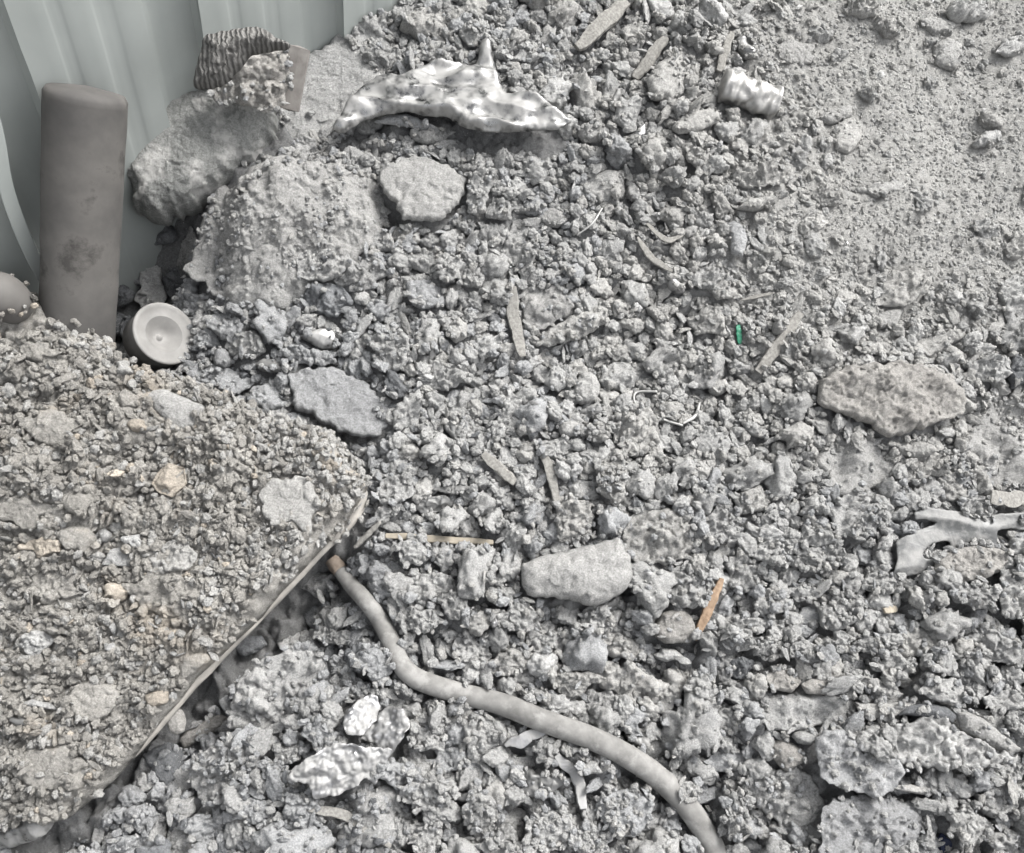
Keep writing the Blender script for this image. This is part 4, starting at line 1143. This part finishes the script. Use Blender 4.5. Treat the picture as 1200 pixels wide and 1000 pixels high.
 ('slag_lump', 'slag_cool', 'dross', E(240, 970, 28, 16), .7), ('slag_lump', 'slag', 'dross', E(410, 808, 26, 14), .7), ('slag_lump', 'slag_cool', 'dross', E(395, 780, 16, 12), .7), ('slag_lump', 'slag_cool', 'dross', E(318, 905, 22, 14), .7), ('slag_lump', 'slag', 'dross', E(340, 880, 16, 14), .7), ('slag_lump', 'slag_cool', 'dross', E(150, 990, 30, 14), .7),
 # bottom right
 ('slag_slab', 'slag', 'dust', [(897, 842), (905, 828), (920, 818), (955, 815), (990, 812), (1008, 822), (1012, 835), (1002, 848), (965, 853), (933, 860), (910, 858)], .45), ('slag_flake', 'slag_warm', 'smooth', [(1000, 822), (1030, 824), (1074, 822), (1062, 832), (1045, 842), (1012, 843)], .3),
 ('slag_flake', 'slag_dark', 'smooth', [(1050, 839), (1062, 827), (1085, 824), (1108, 828), (1122, 838), (1112, 850), (1092, 842), (1066, 838)], .5), ('slag_lump', 'slag_bright', 'dross', [(1003, 858), (1020, 850), (1047, 850), (1075, 845), (1097, 836), (1120, 852), (1145, 866), (1167, 880), (1193, 888), (1170, 898), (1147, 904), (1100, 900), (1060, 898), (1030, 890), (1007, 880)], .45),
 ('slag_slab', 'stone_smooth', 'smooth', [(1120, 834), (1136, 834), (1153, 843), (1178, 862), (1198, 880), (1180, 886), (1150, 872), (1123, 856)], .4), ('slag_slab', 'stone_blue', 'lumpy', [(953, 864), (968, 855), (987, 853), (1002, 866), (1010, 884), (1035, 880), (1052, 886), (1062, 908), (1048, 926), (1030, 934), (995, 926), (962, 914)], .45),
 ('slag_slab', 'stone_blue', 'lumpy', [(963, 944), (985, 935), (1007, 930), (1047, 937), (1078, 938), (1090, 946), (1096, 975), (1101, 1006), (1030, 1012), (960, 1010)], .4), ('slag_slab', 'slag', 'layer', [(868, 914), (896, 903), (933, 897), (950, 908), (958, 922), (966, 940), (971, 958), (958, 1000), (917, 994), (912, 962), (895, 950), (877, 944)], .45),
 ('stone', 'stone_pinkish', 'smooth', [(899, 882), (904, 870), (915, 866), (928, 870), (942, 878), (942, 888), (930, 896), (914, 900)], .8), ('stone', 'slag', 'smooth', E(942, 864, 14, 8), .8), ('stone', 'stone_pinkish', 'lumpy', [(895, 793), (905, 786), (920, 780), (936, 780), (939, 800), (928, 813), (905, 808)], .6),
 ('slag_lump', 'slag', 'lumpy', [(1075, 810), (1085, 802), (1100, 795), (1120, 796), (1130, 804), (1128, 826), (1100, 824)], .6), ('slag_lump', 'slag', 'dross', E(940, 762, 22, 13), .7), ('slag_lump', 'slag', 'dross', E(902, 760, 18, 13), .8), ('slag_lump', 'slag', 'dross', E(868, 752, 17, 14), .8), ('slag_lump', 'slag', 'dross', E(980, 750, 20, 12), .8),
 ('slag_lump', 'slag', 'dross', E(1022, 756, 18, 11), .8), ('slag_lump', 'slag', 'dross', E(1047, 780, 24, 14), .7), ('slag_lump', 'slag_warm', 'dross', E(1082, 752, 34, 20), .5), ('slag_lump', 'slag', 'dross', E(1162, 758, 36, 20), .5), ('slag_lump', 'slag', 'dross', E(1146, 697 + 4, 32, 14), .6), ('slag_lump', 'slag', 'dross', E(1192, 692, 18, 38), .5),
 ('slag_lump', 'slag', 'lumpy', E(940, 694, 18, 10), .8), ('slag_lump', 'slag', 'lumpy', E(890, 731, 25, 8), .8), ('slag_lump', 'slag', 'lumpy', E(912, 710, 15, 10), .8), ('slag_lump', 'slag', 'dross', E(987, 717, 30, 22), .6), ('slag_lump', 'slag', 'dross', E(1035, 682, 26, 14), .6), ('slag_lump', 'slag_dark', 'dross', E(868, 783, 13, 13), .8),
 ('slag_lump', 'slag', 'lumpy', E(822, 808, 22, 16), .7), ('slag_lump', 'slag_bright', 'dross', E(836, 848, 20, 14), .6), ('slag_lump', 'slag_cool', 'layer', E(855, 893, 26, 13), .6), ('slag_lump', 'slag', 'dross', E(1130, 964, 24, 20), .6), ('slag_lump', 'slag', 'dross', E(1166, 940, 26, 16), .7), ('slag_lump', 'slag', 'dross', E(1168, 905, 34, 10), .6),
 ('slag_flake', 'slag_warm', 'smooth', E(1085, 925, 28, 6, 5), .5), ('slag_lump', 'slag', 'dross', E(1185, 985, 28, 14), .7), ('slag_lump', 'slag', 'dross', E(1180, 820, 26, 16), .6), ('slag_lump', 'slag', 'dross', E(1140, 808, 16, 18), .6), ('slag_lump', 'slag_bright', 'dross', E(1190, 845, 14, 12), .7), ('slag_lump', 'slag', 'dross', E(865, 985 - 30, 14, 26), .6),
 ('slag_flake', 'stone_smooth', 'layer', [(975, 792), (1000, 790), (1035, 798), (1060, 814), (1045, 818), (1005, 806), (985, 800)], .5), ('slag_flake', 'stone_pinkish', 'smooth', [(938, 802), (952, 796), (968, 798), (984, 808), (968, 814), (944, 813)], .5), ('slag_flake', 'slag', 'layer', [(1080, 775), (1110, 782), (1145, 800), (1150, 815), (1120, 796), (1090, 786)], .5),
]
for t_ in T:
    pts_ = np.array(t_[3], float)
    g_ = {'metal_drip': dict(cat='metal drip'), 'metal_sheet_scrap': dict(cat='metal scrap')}.get(t_[0], {})
    sz = (pts_.max(0) - pts_.min(0)).max()
    L(t_[0], t_[1], t_[2], t_[3], t_[4], lift=float(np.clip(sz * .00016, .003, .012)) + (.012 if pts_[:, 1].mean() > 600 else (.006 if pts_[:, 1].mean() > 330 and pts_[:, 0].mean() < 900 else 0)), own=1, res=None, tilt=tuple(np.random.RandomState(int(pts_[0, 0])).normal(size=2) * .14), **g_)

# on the brown mound
MND = [('rock', 'stone_tan', 'facet', [(177, 567), (186, 553), (200, 543), (216, 548), (219, 568), (202, 583), (186, 578)], .8), ('slag_slab', 'dust', 'smooth', [(169, 466), (180, 457), (190, 456), (216, 466), (241, 477), (230, 500), (213, 507), (192, 494)], .35),
       ('stone', 'brown', 'smooth', E(92, 632, 22, 17, 0, 12, .06), .6), ('stone', 'brown', 'smooth', E(93, 591, 18, 14, 0, 12, .08), .6), ('stone', 'slag_warm', 'smooth', E(148, 433, 9, 9), .9), ('stone', 'stone_tan', 'smooth', E(163, 500, 12, 8), .8), ('stone', 'slag_bright', 'facet', E(121, 628, 10, 8), .8),
       ('stone', 'slag_bright', 'dross', E(157, 634, 12, 8), .8), ('slag_lump', 'slag_bright', 'layer', E(140, 655, 22, 12), .5), ('slag_slab', 'brown', 'dust', E(60, 500, 42, 20, 10), .3), ('stone', 'brown', 'dust', E(48, 413, 22, 12), .5), ('slag_lump', 'slag_bright', 'dross', [(27, 756), (30, 743), (42, 739), (54, 742), (66, 748), (52, 764), (40, 775)], .7),
       ('slag_slab', 'brown', 'smooth', E(222, 775, 22, 19), .4), ('stone', 'stone_pinkish', 'smooth', E(205, 842, 13, 17), .5), ('stone', 'stone_tan', 'smooth', E(138, 694, 17, 11), .7), ('slag_flake', 'slag_bright', 'smooth', E(47, 826, 20, 6, 8), .6), ('stone', 'slag_bright', 'facet', E(130, 758, 7, 7), 1.), ('stone', 'slag_bright', 'facet', E(135, 737, 5, 8), 1.),
       ('stone', 'stone_tan', 'smooth', E(187, 818, 13, 10), .7), ('stone', 'brown', 'smooth', E(49, 797, 10, 7), .8), ('stone', 'brown', 'lumpy', E(150, 470, 12, 10), .8), ('slag_lump', 'brown', 'dust', E(30, 600, 34, 18), .35), ('slag_lump', 'brown', 'dust', E(110, 820, 38, 22), .35), ('slag_lump', 'slag_warm', 'dust', E(345, 590, 38, 30, 30), .3),
       ('slag_lump', 'brown', 'lumpy', E(265, 560, 16, 12), .6), ('slag_lump', 'brown', 'dross', E(190, 700, 40, 26), .3), ('slag_lump', 'brown', 'dross', E(60, 690, 34, 18), .35), ('slag_lump', 'brown', 'dust', E(60, 900, 40, 24), .35), ('stone', 'stone_tan', 'lumpy', E(50, 640, 26, 10), .4), ('slag_lump', 'slag_warm', 'dross', E(200, 655, 30, 20), .35)]
for t_ in MND:
    pts_ = np.array(t_[3], float)
    c_ = pts_.mean(0)
    L(t_[0], t_[1], t_[2], t_[3], t_[4], lift=0, org=at(c_[0], c_[1], .002, TOPS), own=4)

# ------------------------------------------------------------------ a library of lump shapes for the rest
def lump_shape(seed, n, style):
    rs = np.random.RandomState(seed)
    D, Fc = ico(n)
    sc_ = np.array([1.0, rs.uniform(.66, .95), rs.uniform(.50, .75)])
    if style == 'flake': sc_ = np.array([1.5, rs.uniform(.4, .7), .22])
    h = np.full(len(D), 9.0)
    for _ in range(16 if style == 'angular' else 11):           # flats knocked off a ball
        a = rs.normal(size=3); a /= np.linalg.norm(a)
        k = rs.uniform(.50, .86)
        dd = D @ a
        h = np.minimum(h, np.where(dd > .05, k / np.maximum(dd, .05), 9))
    r = np.minimum(1.0, h)
    o = rs.rand(3) * 50
    r = r + .26 * fbm(D * 1.4 + o, 2, seed)
    if style == 'dross':
        f1, _s = worley(D * 2.6 + o, seed); f2, _s = worley(D * 6 + o, seed + 1)
        r = r + .12 * billow(D * 2.2 + o, 4, seed + 2, .65) - .24 * f1 - .15 * f2 + .30
    elif style == 'lumpy':
        f1, _s = worley(D * 2.0 + o, seed)
        r = r + .08 * billow(D * 2.2 + o, 3, seed + 2, .6) - .10 * f1 + .06 * fbm(D * 7 + o, 4, seed, .65) + .10
    elif style == 'smooth':
        r = r * .5 + .5 + .05 * fbm(D * 3 + o, 3, seed)
    else:
        r = r + .11 * fbm(D * 4 + o, 4, seed + 3, .6)
    r = r + .085 * fbm(D * 6.5 + o, 3, seed + 31, .7) + .05 * billow(D * 4.2 + o, 2, seed + 33)
    return D * r[:, None] * sc_ * 1.08, Fc
STY = ['dross', 'lumpy', 'dross', 'angular', 'lumpy', 'dross', 'angular', 'lumpy', 'dross', 'dross', 'angular', 'dross']
def lump_mesh(seed, n, style, m=None):
    V, Fc = lump_shape(seed, n, style)
    me = bpy.data.meshes.new('lump')
    me.from_pydata([tuple(v) for v in V], [], [tuple(int(i) for i in f) for f in Fc])
    me.polygons.foreach_set('use_smooth', np.full(len(Fc), True))
    if m: me.materials.append(m)
    return me
LIBV = [lump_shape(300 + i, 4, s)[0] for i, s in enumerate(STY)]
MIDM = {}
def mid_mesh(i, mk_):
    if (i, mk_) not in MIDM:
        me = lump_mesh(300 + i, 4, STY[i], M[mk_]); me.name = 'slag_lump'
        MIDM[(i, mk_)] = me
    return MIDM[(i, mk_)]

def rot_small(rs, tilt=.5):
    a = rs.rand() * 6.283
    ax = rs.normal(size=2) * tilt
    R = Matrix.Rotation(ax[0], 3, 'X') @ Matrix.Rotation(ax[1], 3, 'Y') @ Matrix.Rotation(a, 3, 'Z')
    S = Matrix.Rotation(math.atan(SL), 3, 'X')
    return S @ R

def zone(px, py):
    """how coarse the rubble is at a place, 0.5 (dusty) to 1.5"""
    f = float(sstep(760, 980, px) * sstep(480, 260, py))
    g = float(sstep(560, 760, py))
    return (1 - .5 * f) * (1 + .35 * g)

# mid-sized lumps, each one a thing
rs = np.random.RandomState(5)
n_mid = 0
want = 296 - sum(1 for l_ in LUMPS if l_[5] == 'slag_lump')
tries = 0
while n_mid < want and tries < 60000:
    tries += 1
    px, py = rs.uniform(-20, 1220), rs.uniform(-20, 1020)
    zf = zone(px, py)
    if zf < .8 and rs.rand() < .8: continue
    if py < 560 and rs.rand() < .58: continue
    r = rs.uniform(15, 25) * min(zf, 1.25) * (1 - .35 * n_mid / want) * (1.22 if py > 600 else 1)
    p = at(px, py, 0, TOP)
    j, i = cell(p[:1], p[1:2]); j, i = j[0], i[0]
    rm = r * np.linalg.norm(p - CAM) / F_PX
    q = max(1, int(rm * .8 / RES))
    win = OWN[max(0, j - q):j + q + 1, max(0, i - q):i + q + 1]
    if (win == 2).any() or (win > 2).any() or (win > 0).mean() > .16: continue
    if (p[:2] - wa[:2]) @ WN < .06 + rm: continue
    k = rs.randint(len(STY))
    warm = px > 760 and py < 520
    cool = px < 480 and py > 330
    mk_ = rs.choice(['slag', 'slag', 'slag_warm', 'slag_bright'] if warm else (['slag', 'slag_cool', 'slag_dark', 'slag_cool'] if cool else ['slag', 'slag', 'slag_cool', 'slag_warm', 'slag', 'slag_bright']), p=[.35, .25, .35, .05] if warm else ([.3, .45, .1, .15] if cool else [.3, .2, .12, .2, .12, .06]))
    o = bpy.data.objects.new('slag_lump', mid_mesh(k, mk_))
    COL.objects.link(o)
    R = rot_small(rs)
    base = float(np.median(BASE[max(0, j - q):j + q + 1, max(0, i - q):i + q + 1]))
    loc = np.array([p[0], p[1], base + rm * (.32 if py > 560 else .16)])
    o.matrix_world = Matrix.Translation(Vector(loc)) @ R.to_4x4() @ Matrix.Diagonal((rm * 1.12, rm * 1.12, rm * 1.12, 1))
    tag(o, None, 'slag lump')
    W = LIBV[k] * rm * 1.12 @ np.array(R).T + loc
    stamp(W, 1)
    LUMPS.append((o, px, py, r * 2, LOOK[mk_], 'slag_lump'))
    n_mid += 1
print('traced', len(LUMPS) - n_mid, 'filled', n_mid)
if True:   # close pin holes between stamped vertices
    OC = blur((OWN > 0).astype(float), 1) > .45
    OWN[OC & (OWN == 0)] = 1

# ------------------------------------------------------------------ rubble nobody could count: points that carry lumps
src = bpy.data.collections.new('rubble_shapes')            # holds the shapes only, not part of the scene
for i, s in enumerate(STY + ['flake', 'flake']):
    me = lump_mesh(500 + i, 4, s)
    src.objects.link(bpy.data.objects.new('shape_%02d' % i, me))

def scatter_nodes(m):
    ng = bpy.data.node_groups.new('scatter', 'GeometryNodeTree')
    ng.interface.new_socket('Geometry', in_out='INPUT', socket_type='NodeSocketGeometry')
    ng.interface.new_socket('Geometry', in_out='OUTPUT', socket_type='NodeSocketGeometry')
    nd = ng.nodes
    gi = nd.new('NodeGroupInput'); go = nd.new('NodeGroupOutput')
    ci = nd.new('GeometryNodeCollectionInfo'); ci.inputs['Collection'].default_value = src
    ci.inputs['Separate Children'].default_value = True
    ci.inputs['Reset Children'].default_value = True
    ip = nd.new('GeometryNodeInstanceOnPoints'); ip.inputs['Pick Instance'].default_value = True
    def attr(nm, ty):
        a = nd.new('GeometryNodeInputNamedAttribute'); a.data_type = ty; a.inputs['Name'].default_value = nm
        return [o_ for o_ in a.outputs if o_.enabled and o_.name == 'Attribute'][0]
    e2r = nd.new('FunctionNodeEulerToRotation')
    ng.links.new(attr('rot', 'FLOAT_VECTOR'), e2r.inputs[0])
    ng.links.new(gi.outputs[0], ip.inputs['Points'])
    ng.links.new(ci.outputs[0], ip.inputs['Instance'])
    ng.links.new(attr('idx', 'INT'), ip.inputs['Instance Index'])
    ng.links.new(e2r.outputs[0], ip.inputs['Rotation'])
    ng.links.new(attr('scl', 'FLOAT_VECTOR'), ip.inputs['Scale'])
    sm = nd.new('GeometryNodeSetMaterial'); sm.inputs['Material'].default_value = m
    ng.links.new(ip.outputs[0], sm.inputs[0]); ng.links.new(sm.outputs[0], go.inputs[0])
    return ng

def scatter(name, label, m, pts):
    pts = np.array(pts)
    me = bpy.data.meshes.new(name)
    me.vertices.add(len(pts)); me.vertices.foreach_set('co', pts[:, :3].astype(np.float32).ravel())
    a = me.attributes.new('rot', 'FLOAT_VECTOR', 'POINT'); a.data.foreach_set('vector', pts[:, 3:6].astype(np.float32).ravel())
    a = me.attributes.new('scl', 'FLOAT_VECTOR', 'POINT'); a.data.foreach_set('vector', pts[:, 6:9].astype(np.float32).ravel())
    a = me.attributes.new('idx', 'INT', 'POINT'); a.data.foreach_set('value', pts[:, 9].astype(np.int32))
    o = bpy.data.objects.new(name, me); COL.objects.link(o)
    md = o.modifiers.new('scatter', 'NODES'); md.node_group = scatter_nodes(m)
    return tag(o, label, kind='stuff')

buck = {'slag': [], 'slag_cool': [], 'slag_warm': [], 'slag_dark': [], 'brown': [], 'slag_bright': [], 'stone_tan': [], 'foil': []}
disc_cache = {}
def disc(q):
    if q not in disc_cache:
        a = np.arange(-q, q + 1)
        X, Y = np.meshgrid(a, a)
        disc_cache[q] = np.sqrt(np.clip(1 - (X * X + Y * Y) / (q + .5) ** 2, 0, 1))
    return disc_cache[q]
rs = np.random.RandomState(17)
NY, NX = TOP.shape
_o1 = (OWN == 1).astype(float)
COV = ((blur(_o1, 3) > .80) & (OWN == 1)) | (OWN >= 3)      # rims stay open so crumbs lie against them
SB = blur(BASE.copy(), 5)
MS = TOP.copy()                                            # the mound's own surface
for _ in range(2):
    D_ = MS.copy()
    for a_, b__ in ((0, 1), (0, -1), (1, 0), (-1, 0)): D_ = np.maximum(D_, np.roll(MS, (a_, b__), (0, 1)))
    MS = np.where((OWN == 2) & (D_ > MS + .02), D_ - .004, MS)
for lo_, hi_, cnt, dens in [(.0165, .0225, 12000, .82), (.0110, .0170, 30000, .80), (.0070, .0110, 55000, .80), (.0046, .0070, 90000, .80), (.0028, .0046, 110000, .8)]:
    # spread over the part of the slope the photograph shows, and a margin round it
    cnt_out = int(cnt * .55)
    qx = np.concatenate([rs.uniform(-150, 1350, cnt), rs.uniform(-420, 1720, cnt_out)]); qy = np.concatenate([rs.uniform(-150, 1170, cnt), rs.uniform(-260, 1330, cnt_out)])
    cnt = cnt + cnt_out
    dd = FW[None] * F_PX + RT[None] * (qx - 600)[:, None] - UP[None] * (qy - 500)[:, None]
    tt = (plane_z(0, 0) - CAM[2]) / (dd[:, 2] - SL * dd[:, 1])
    xs = dd[:, 0] * tt + rs.uniform(-.12, .12, cnt); ys = dd[:, 1] * tt + rs.uniform(-.12, .12, cnt)
    inb = (xs > X0 + .05) & (xs < X1 - .05) & (ys > Y0 + .05) & (ys < Y1 - .05)
    xs, ys = xs[inb], ys[inb]; cnt = len(xs)
    ds = (np.stack([xs, ys], 1) - wa[:2]) @ WN
    zz = top_at(xs, ys)
    PX, PY = proj(np.stack([xs, ys, zz], 1))
    f_ = sstep(760, 1000, PX) * sstep(520, 260, PY)
    f_ = np.maximum(f_, .6 * np.exp(-(((PX - 280) / 90) ** 2 + ((PY - 300) / 80) ** 2)))
    g_ = sstep(560, 760, PY)
    R_ = lo_ * (hi_ / lo_) ** (rs.rand(cnt) ** 1.2)
    tint = perlin(np.c_[xs * 4, ys * 4, 0 * xs], 77)
    coarse = perlin(np.c_[xs * 7, ys * 7, 0 * xs + 3], 78)  # patches of coarser and finer stuff
    ok = (ds > .04) & (PX > -420) & (PX < 1700) & (PY > -250) & (PY < 1320)
    for k in np.nonzero(ok)[0]:
        r = R_[k] * (1 + (.30 * g_[k] if R_[k] > .011 else 0))
        j = int((ys[k] - Y0) / RES + .5); i = int((xs[k] - X0) / RES + .5)
        ow = OWN[j, i]
        if COV[j, i]:
            if not (ow == 1 and r < .0075 and rs.rand() < .025 + .22 * float(sstep(.08, .4, coarse[k]))): continue
        if r > .0165 and rs.rand() < .25 - .45 * g_[k] - .5 * coarse[k]: continue
        if r > .0110 and rs.rand() < .92 * f_[k] - .1 * coarse[k]: continue
        if r > .0070 and rs.rand() < .85 * f_[k]: continue
        if r > .0046 and rs.rand() < .78 * f_[k]: continue
        if rs.rand() < .35 * max(0., f_[k] - .3): continue
        if ow == 2 and (r > .0130 or (r > .0085 and rs.rand() < .25 + .5 * sstep(220, 330, PX[k]))): continue
        q = max(1, int(r * .95 / RES + .5)); qc = max(0, int(r * dens / RES - .1))
        if j < q + 1 or i < q + 1 or j >= NY - q - 1 or i >= NX - q - 1: continue
        if qc > 1 and COV[j - qc:j + qc + 1, i - qc:i + qc + 1].mean() > .22: continue
        if ow == 2:
            b_ = MS[j, i]
            u_ = rs.rand()
            mk_ = 'stone_tan' if u_ < .022 else ('slag_warm' if u_ < .22 else ('slag' if u_ < .30 and PX[k] > 200 else 'brown'))
            if PX[k] > 300 and rs.rand() < .6: mk_ = 'slag_warm'
            zc = b_ + r * rs.uniform(-.25, .45); tl = 1.2
        else:
            b_ = max(SB[j, i], BASE[j, i] - .2 * r) if ow == 0 else TOP[j, i]
            u_ = rs.rand() + .25 * tint[k]
            right = PX[k] > 700 and PY[k] < 560
            if right: mk_ = 'slag_warm' if u_ < .62 else 'slag'
            elif PX[k] < 460 and PY[k] > 300: mk_ = 'slag_cool' if u_ < .5 else ('slag_dark' if u_ < .60 else 'slag')
            else: mk_ = 'slag' if u_ < .62 else ('slag_cool' if u_ < .84 else 'slag_warm')
            u2_ = rs.rand()
            if u2_ < .028: mk_ = 'slag_bright'
            elif u2_ < .034 and r < .009: mk_ = 'foil'
            zc = b_ + r * rs.uniform(.0, .45) + .004 - (.004 if r < .007 else 0) - .45 * r * f_[k]; tl = .38
        e = rot_small(rs, tl).to_euler()
        s_ = r * rs.uniform(1.05, 1.25)
        buck[mk_].append((xs[k], ys[k], zc, e.x, e.y, e.z, s_, s_ * rs.uniform(.85, 1.1), s_ * rs.uniform(.8, 1.2), rs.randint(14)))
        COV[j - qc:j + qc + 1, i - qc:i + qc + 1] |= disc(qc) > .3 if qc else True
names = {'slag': 'loose mid-grey slag rubble covering the heap', 'slag_cool': 'loose bluish-grey slag rubble covering the lower and left heap', 'slag_warm': 'loose warm grey slag rubble covering the upper right heap',
         'slag_dark': 'dark slag crumbs in the hollow between mound and wall', 'brown': 'brown-grey gritty gravel on the mound', 'slag_bright': 'scattered bright glinting slag crumbs', 'stone_tan': 'tan pebbles mixed in the mound grit', 'foil': 'tiny bright metal flecks scattered through the rubble'}
for k_, v_ in buck.items():
    print(k_, len(v_))
    if v_: scatter({'brown': 'ash_gravel', 'stone_tan': 'tan_pebbles', 'foil': 'metal_flecks'}.get(k_, 'slag_rubble'), names[k_], M[k_], v_)

# ------------------------------------------------------------------ labels of the lumps: look, landmark, rank
MARKS = [('the crushed pale cylinder', 878, 112), ('the shiny rippled casting', 530, 115), ('the star-cornered stone', 495, 222), ('the round hollow cup', 190, 390), ('the smooth bluish block', 400, 470), ('the large oval rock', 1045, 470),
         ('the green plastic scrap', 866, 392), ('the hooked wire', 775, 482), ('the curved bark strip', 643, 560), ('the flat streaked stone', 675, 672), ('the orange splinter', 830, 714), ('the torn metal sheet', 1110, 620),
         ('the crumpled foil', 415, 880), ('the upright wood strip', 607, 378), ('the tan stick', 515, 632), ('the hose bend', 490, 795), ('the hose end', 400, 672), ('the blue scrap', 1105, 988), ('the leaning pipe', 102, 240), ('the mottled boulder', 240, 185),
         ('the small tan chip', 1043, 714), ('the bright bent strip', 672, 915), ('the tan faceted rock', 198, 565), ('the bottom left tube', 20, 978), ('the wood strip by the white pebble', 912, 402), ('the root-like strip', 705, 30), ('the thin bent strip', 768, 300)]
ORD = ['nearest', 'second nearest', 'third nearest', 'fourth nearest', 'fifth nearest', 'sixth nearest', 'seventh nearest', 'eighth nearest', 'ninth nearest', 'tenth nearest', 'eleventh nearest', 'twelfth nearest']
groups_ = {}
for (o, x, y, s_, look, kind) in LUMPS:
    best = min(MARKS, key=lambda m_: (m_[1] - x) ** 2 + (m_[2] - y) ** 2)
    dx, dy = x - best[1], y - best[2]
    way = ('right of' if dx > 0 else 'left of') if abs(dx) > abs(dy) else ('below' if dy > 0 else 'above')
    sw = 'big' if s_ > 62 else ('medium-sized' if s_ > 34 else 'small')
    noun = {'slag_lump': 'slag lump', 'slag_slab': 'slag slab', 'slag_flake': 'flake', 'stone': 'stone', 'rock': 'rock', 'metal_drip': 'metal drip', 'metal_sheet_scrap': 'metal scrap'}[kind]
    groups_.setdefault((sw + ' ' + look + ' ' + noun, way, best[0]), []).append((dx * dx + dy * dy, o))
    o['group'] = {'slag_lump': 'slag lumps in the heap', 'stone': 'stones in the heap', 'slag_slab': 'slag slabs in the heap', 'slag_flake': 'flakes in the heap', 'rock': 'stones in the heap'}.get(kind, 'metal scraps in the heap')
for (d_, way, mark), lst in groups_.items():
    lst.sort(key=lambda q: q[0])
    for r_, (_, o) in enumerate(lst):
        o['label'] = (d_ + ', ' + (ORD[r_] + ' ' if len(lst) > 1 else '') + way + ' ' + mark).replace('bluish grey', 'bluish')
print('tris', sum(len(o.data.polygons) * 2 for o in sc.objects if o.type == 'MESH'))
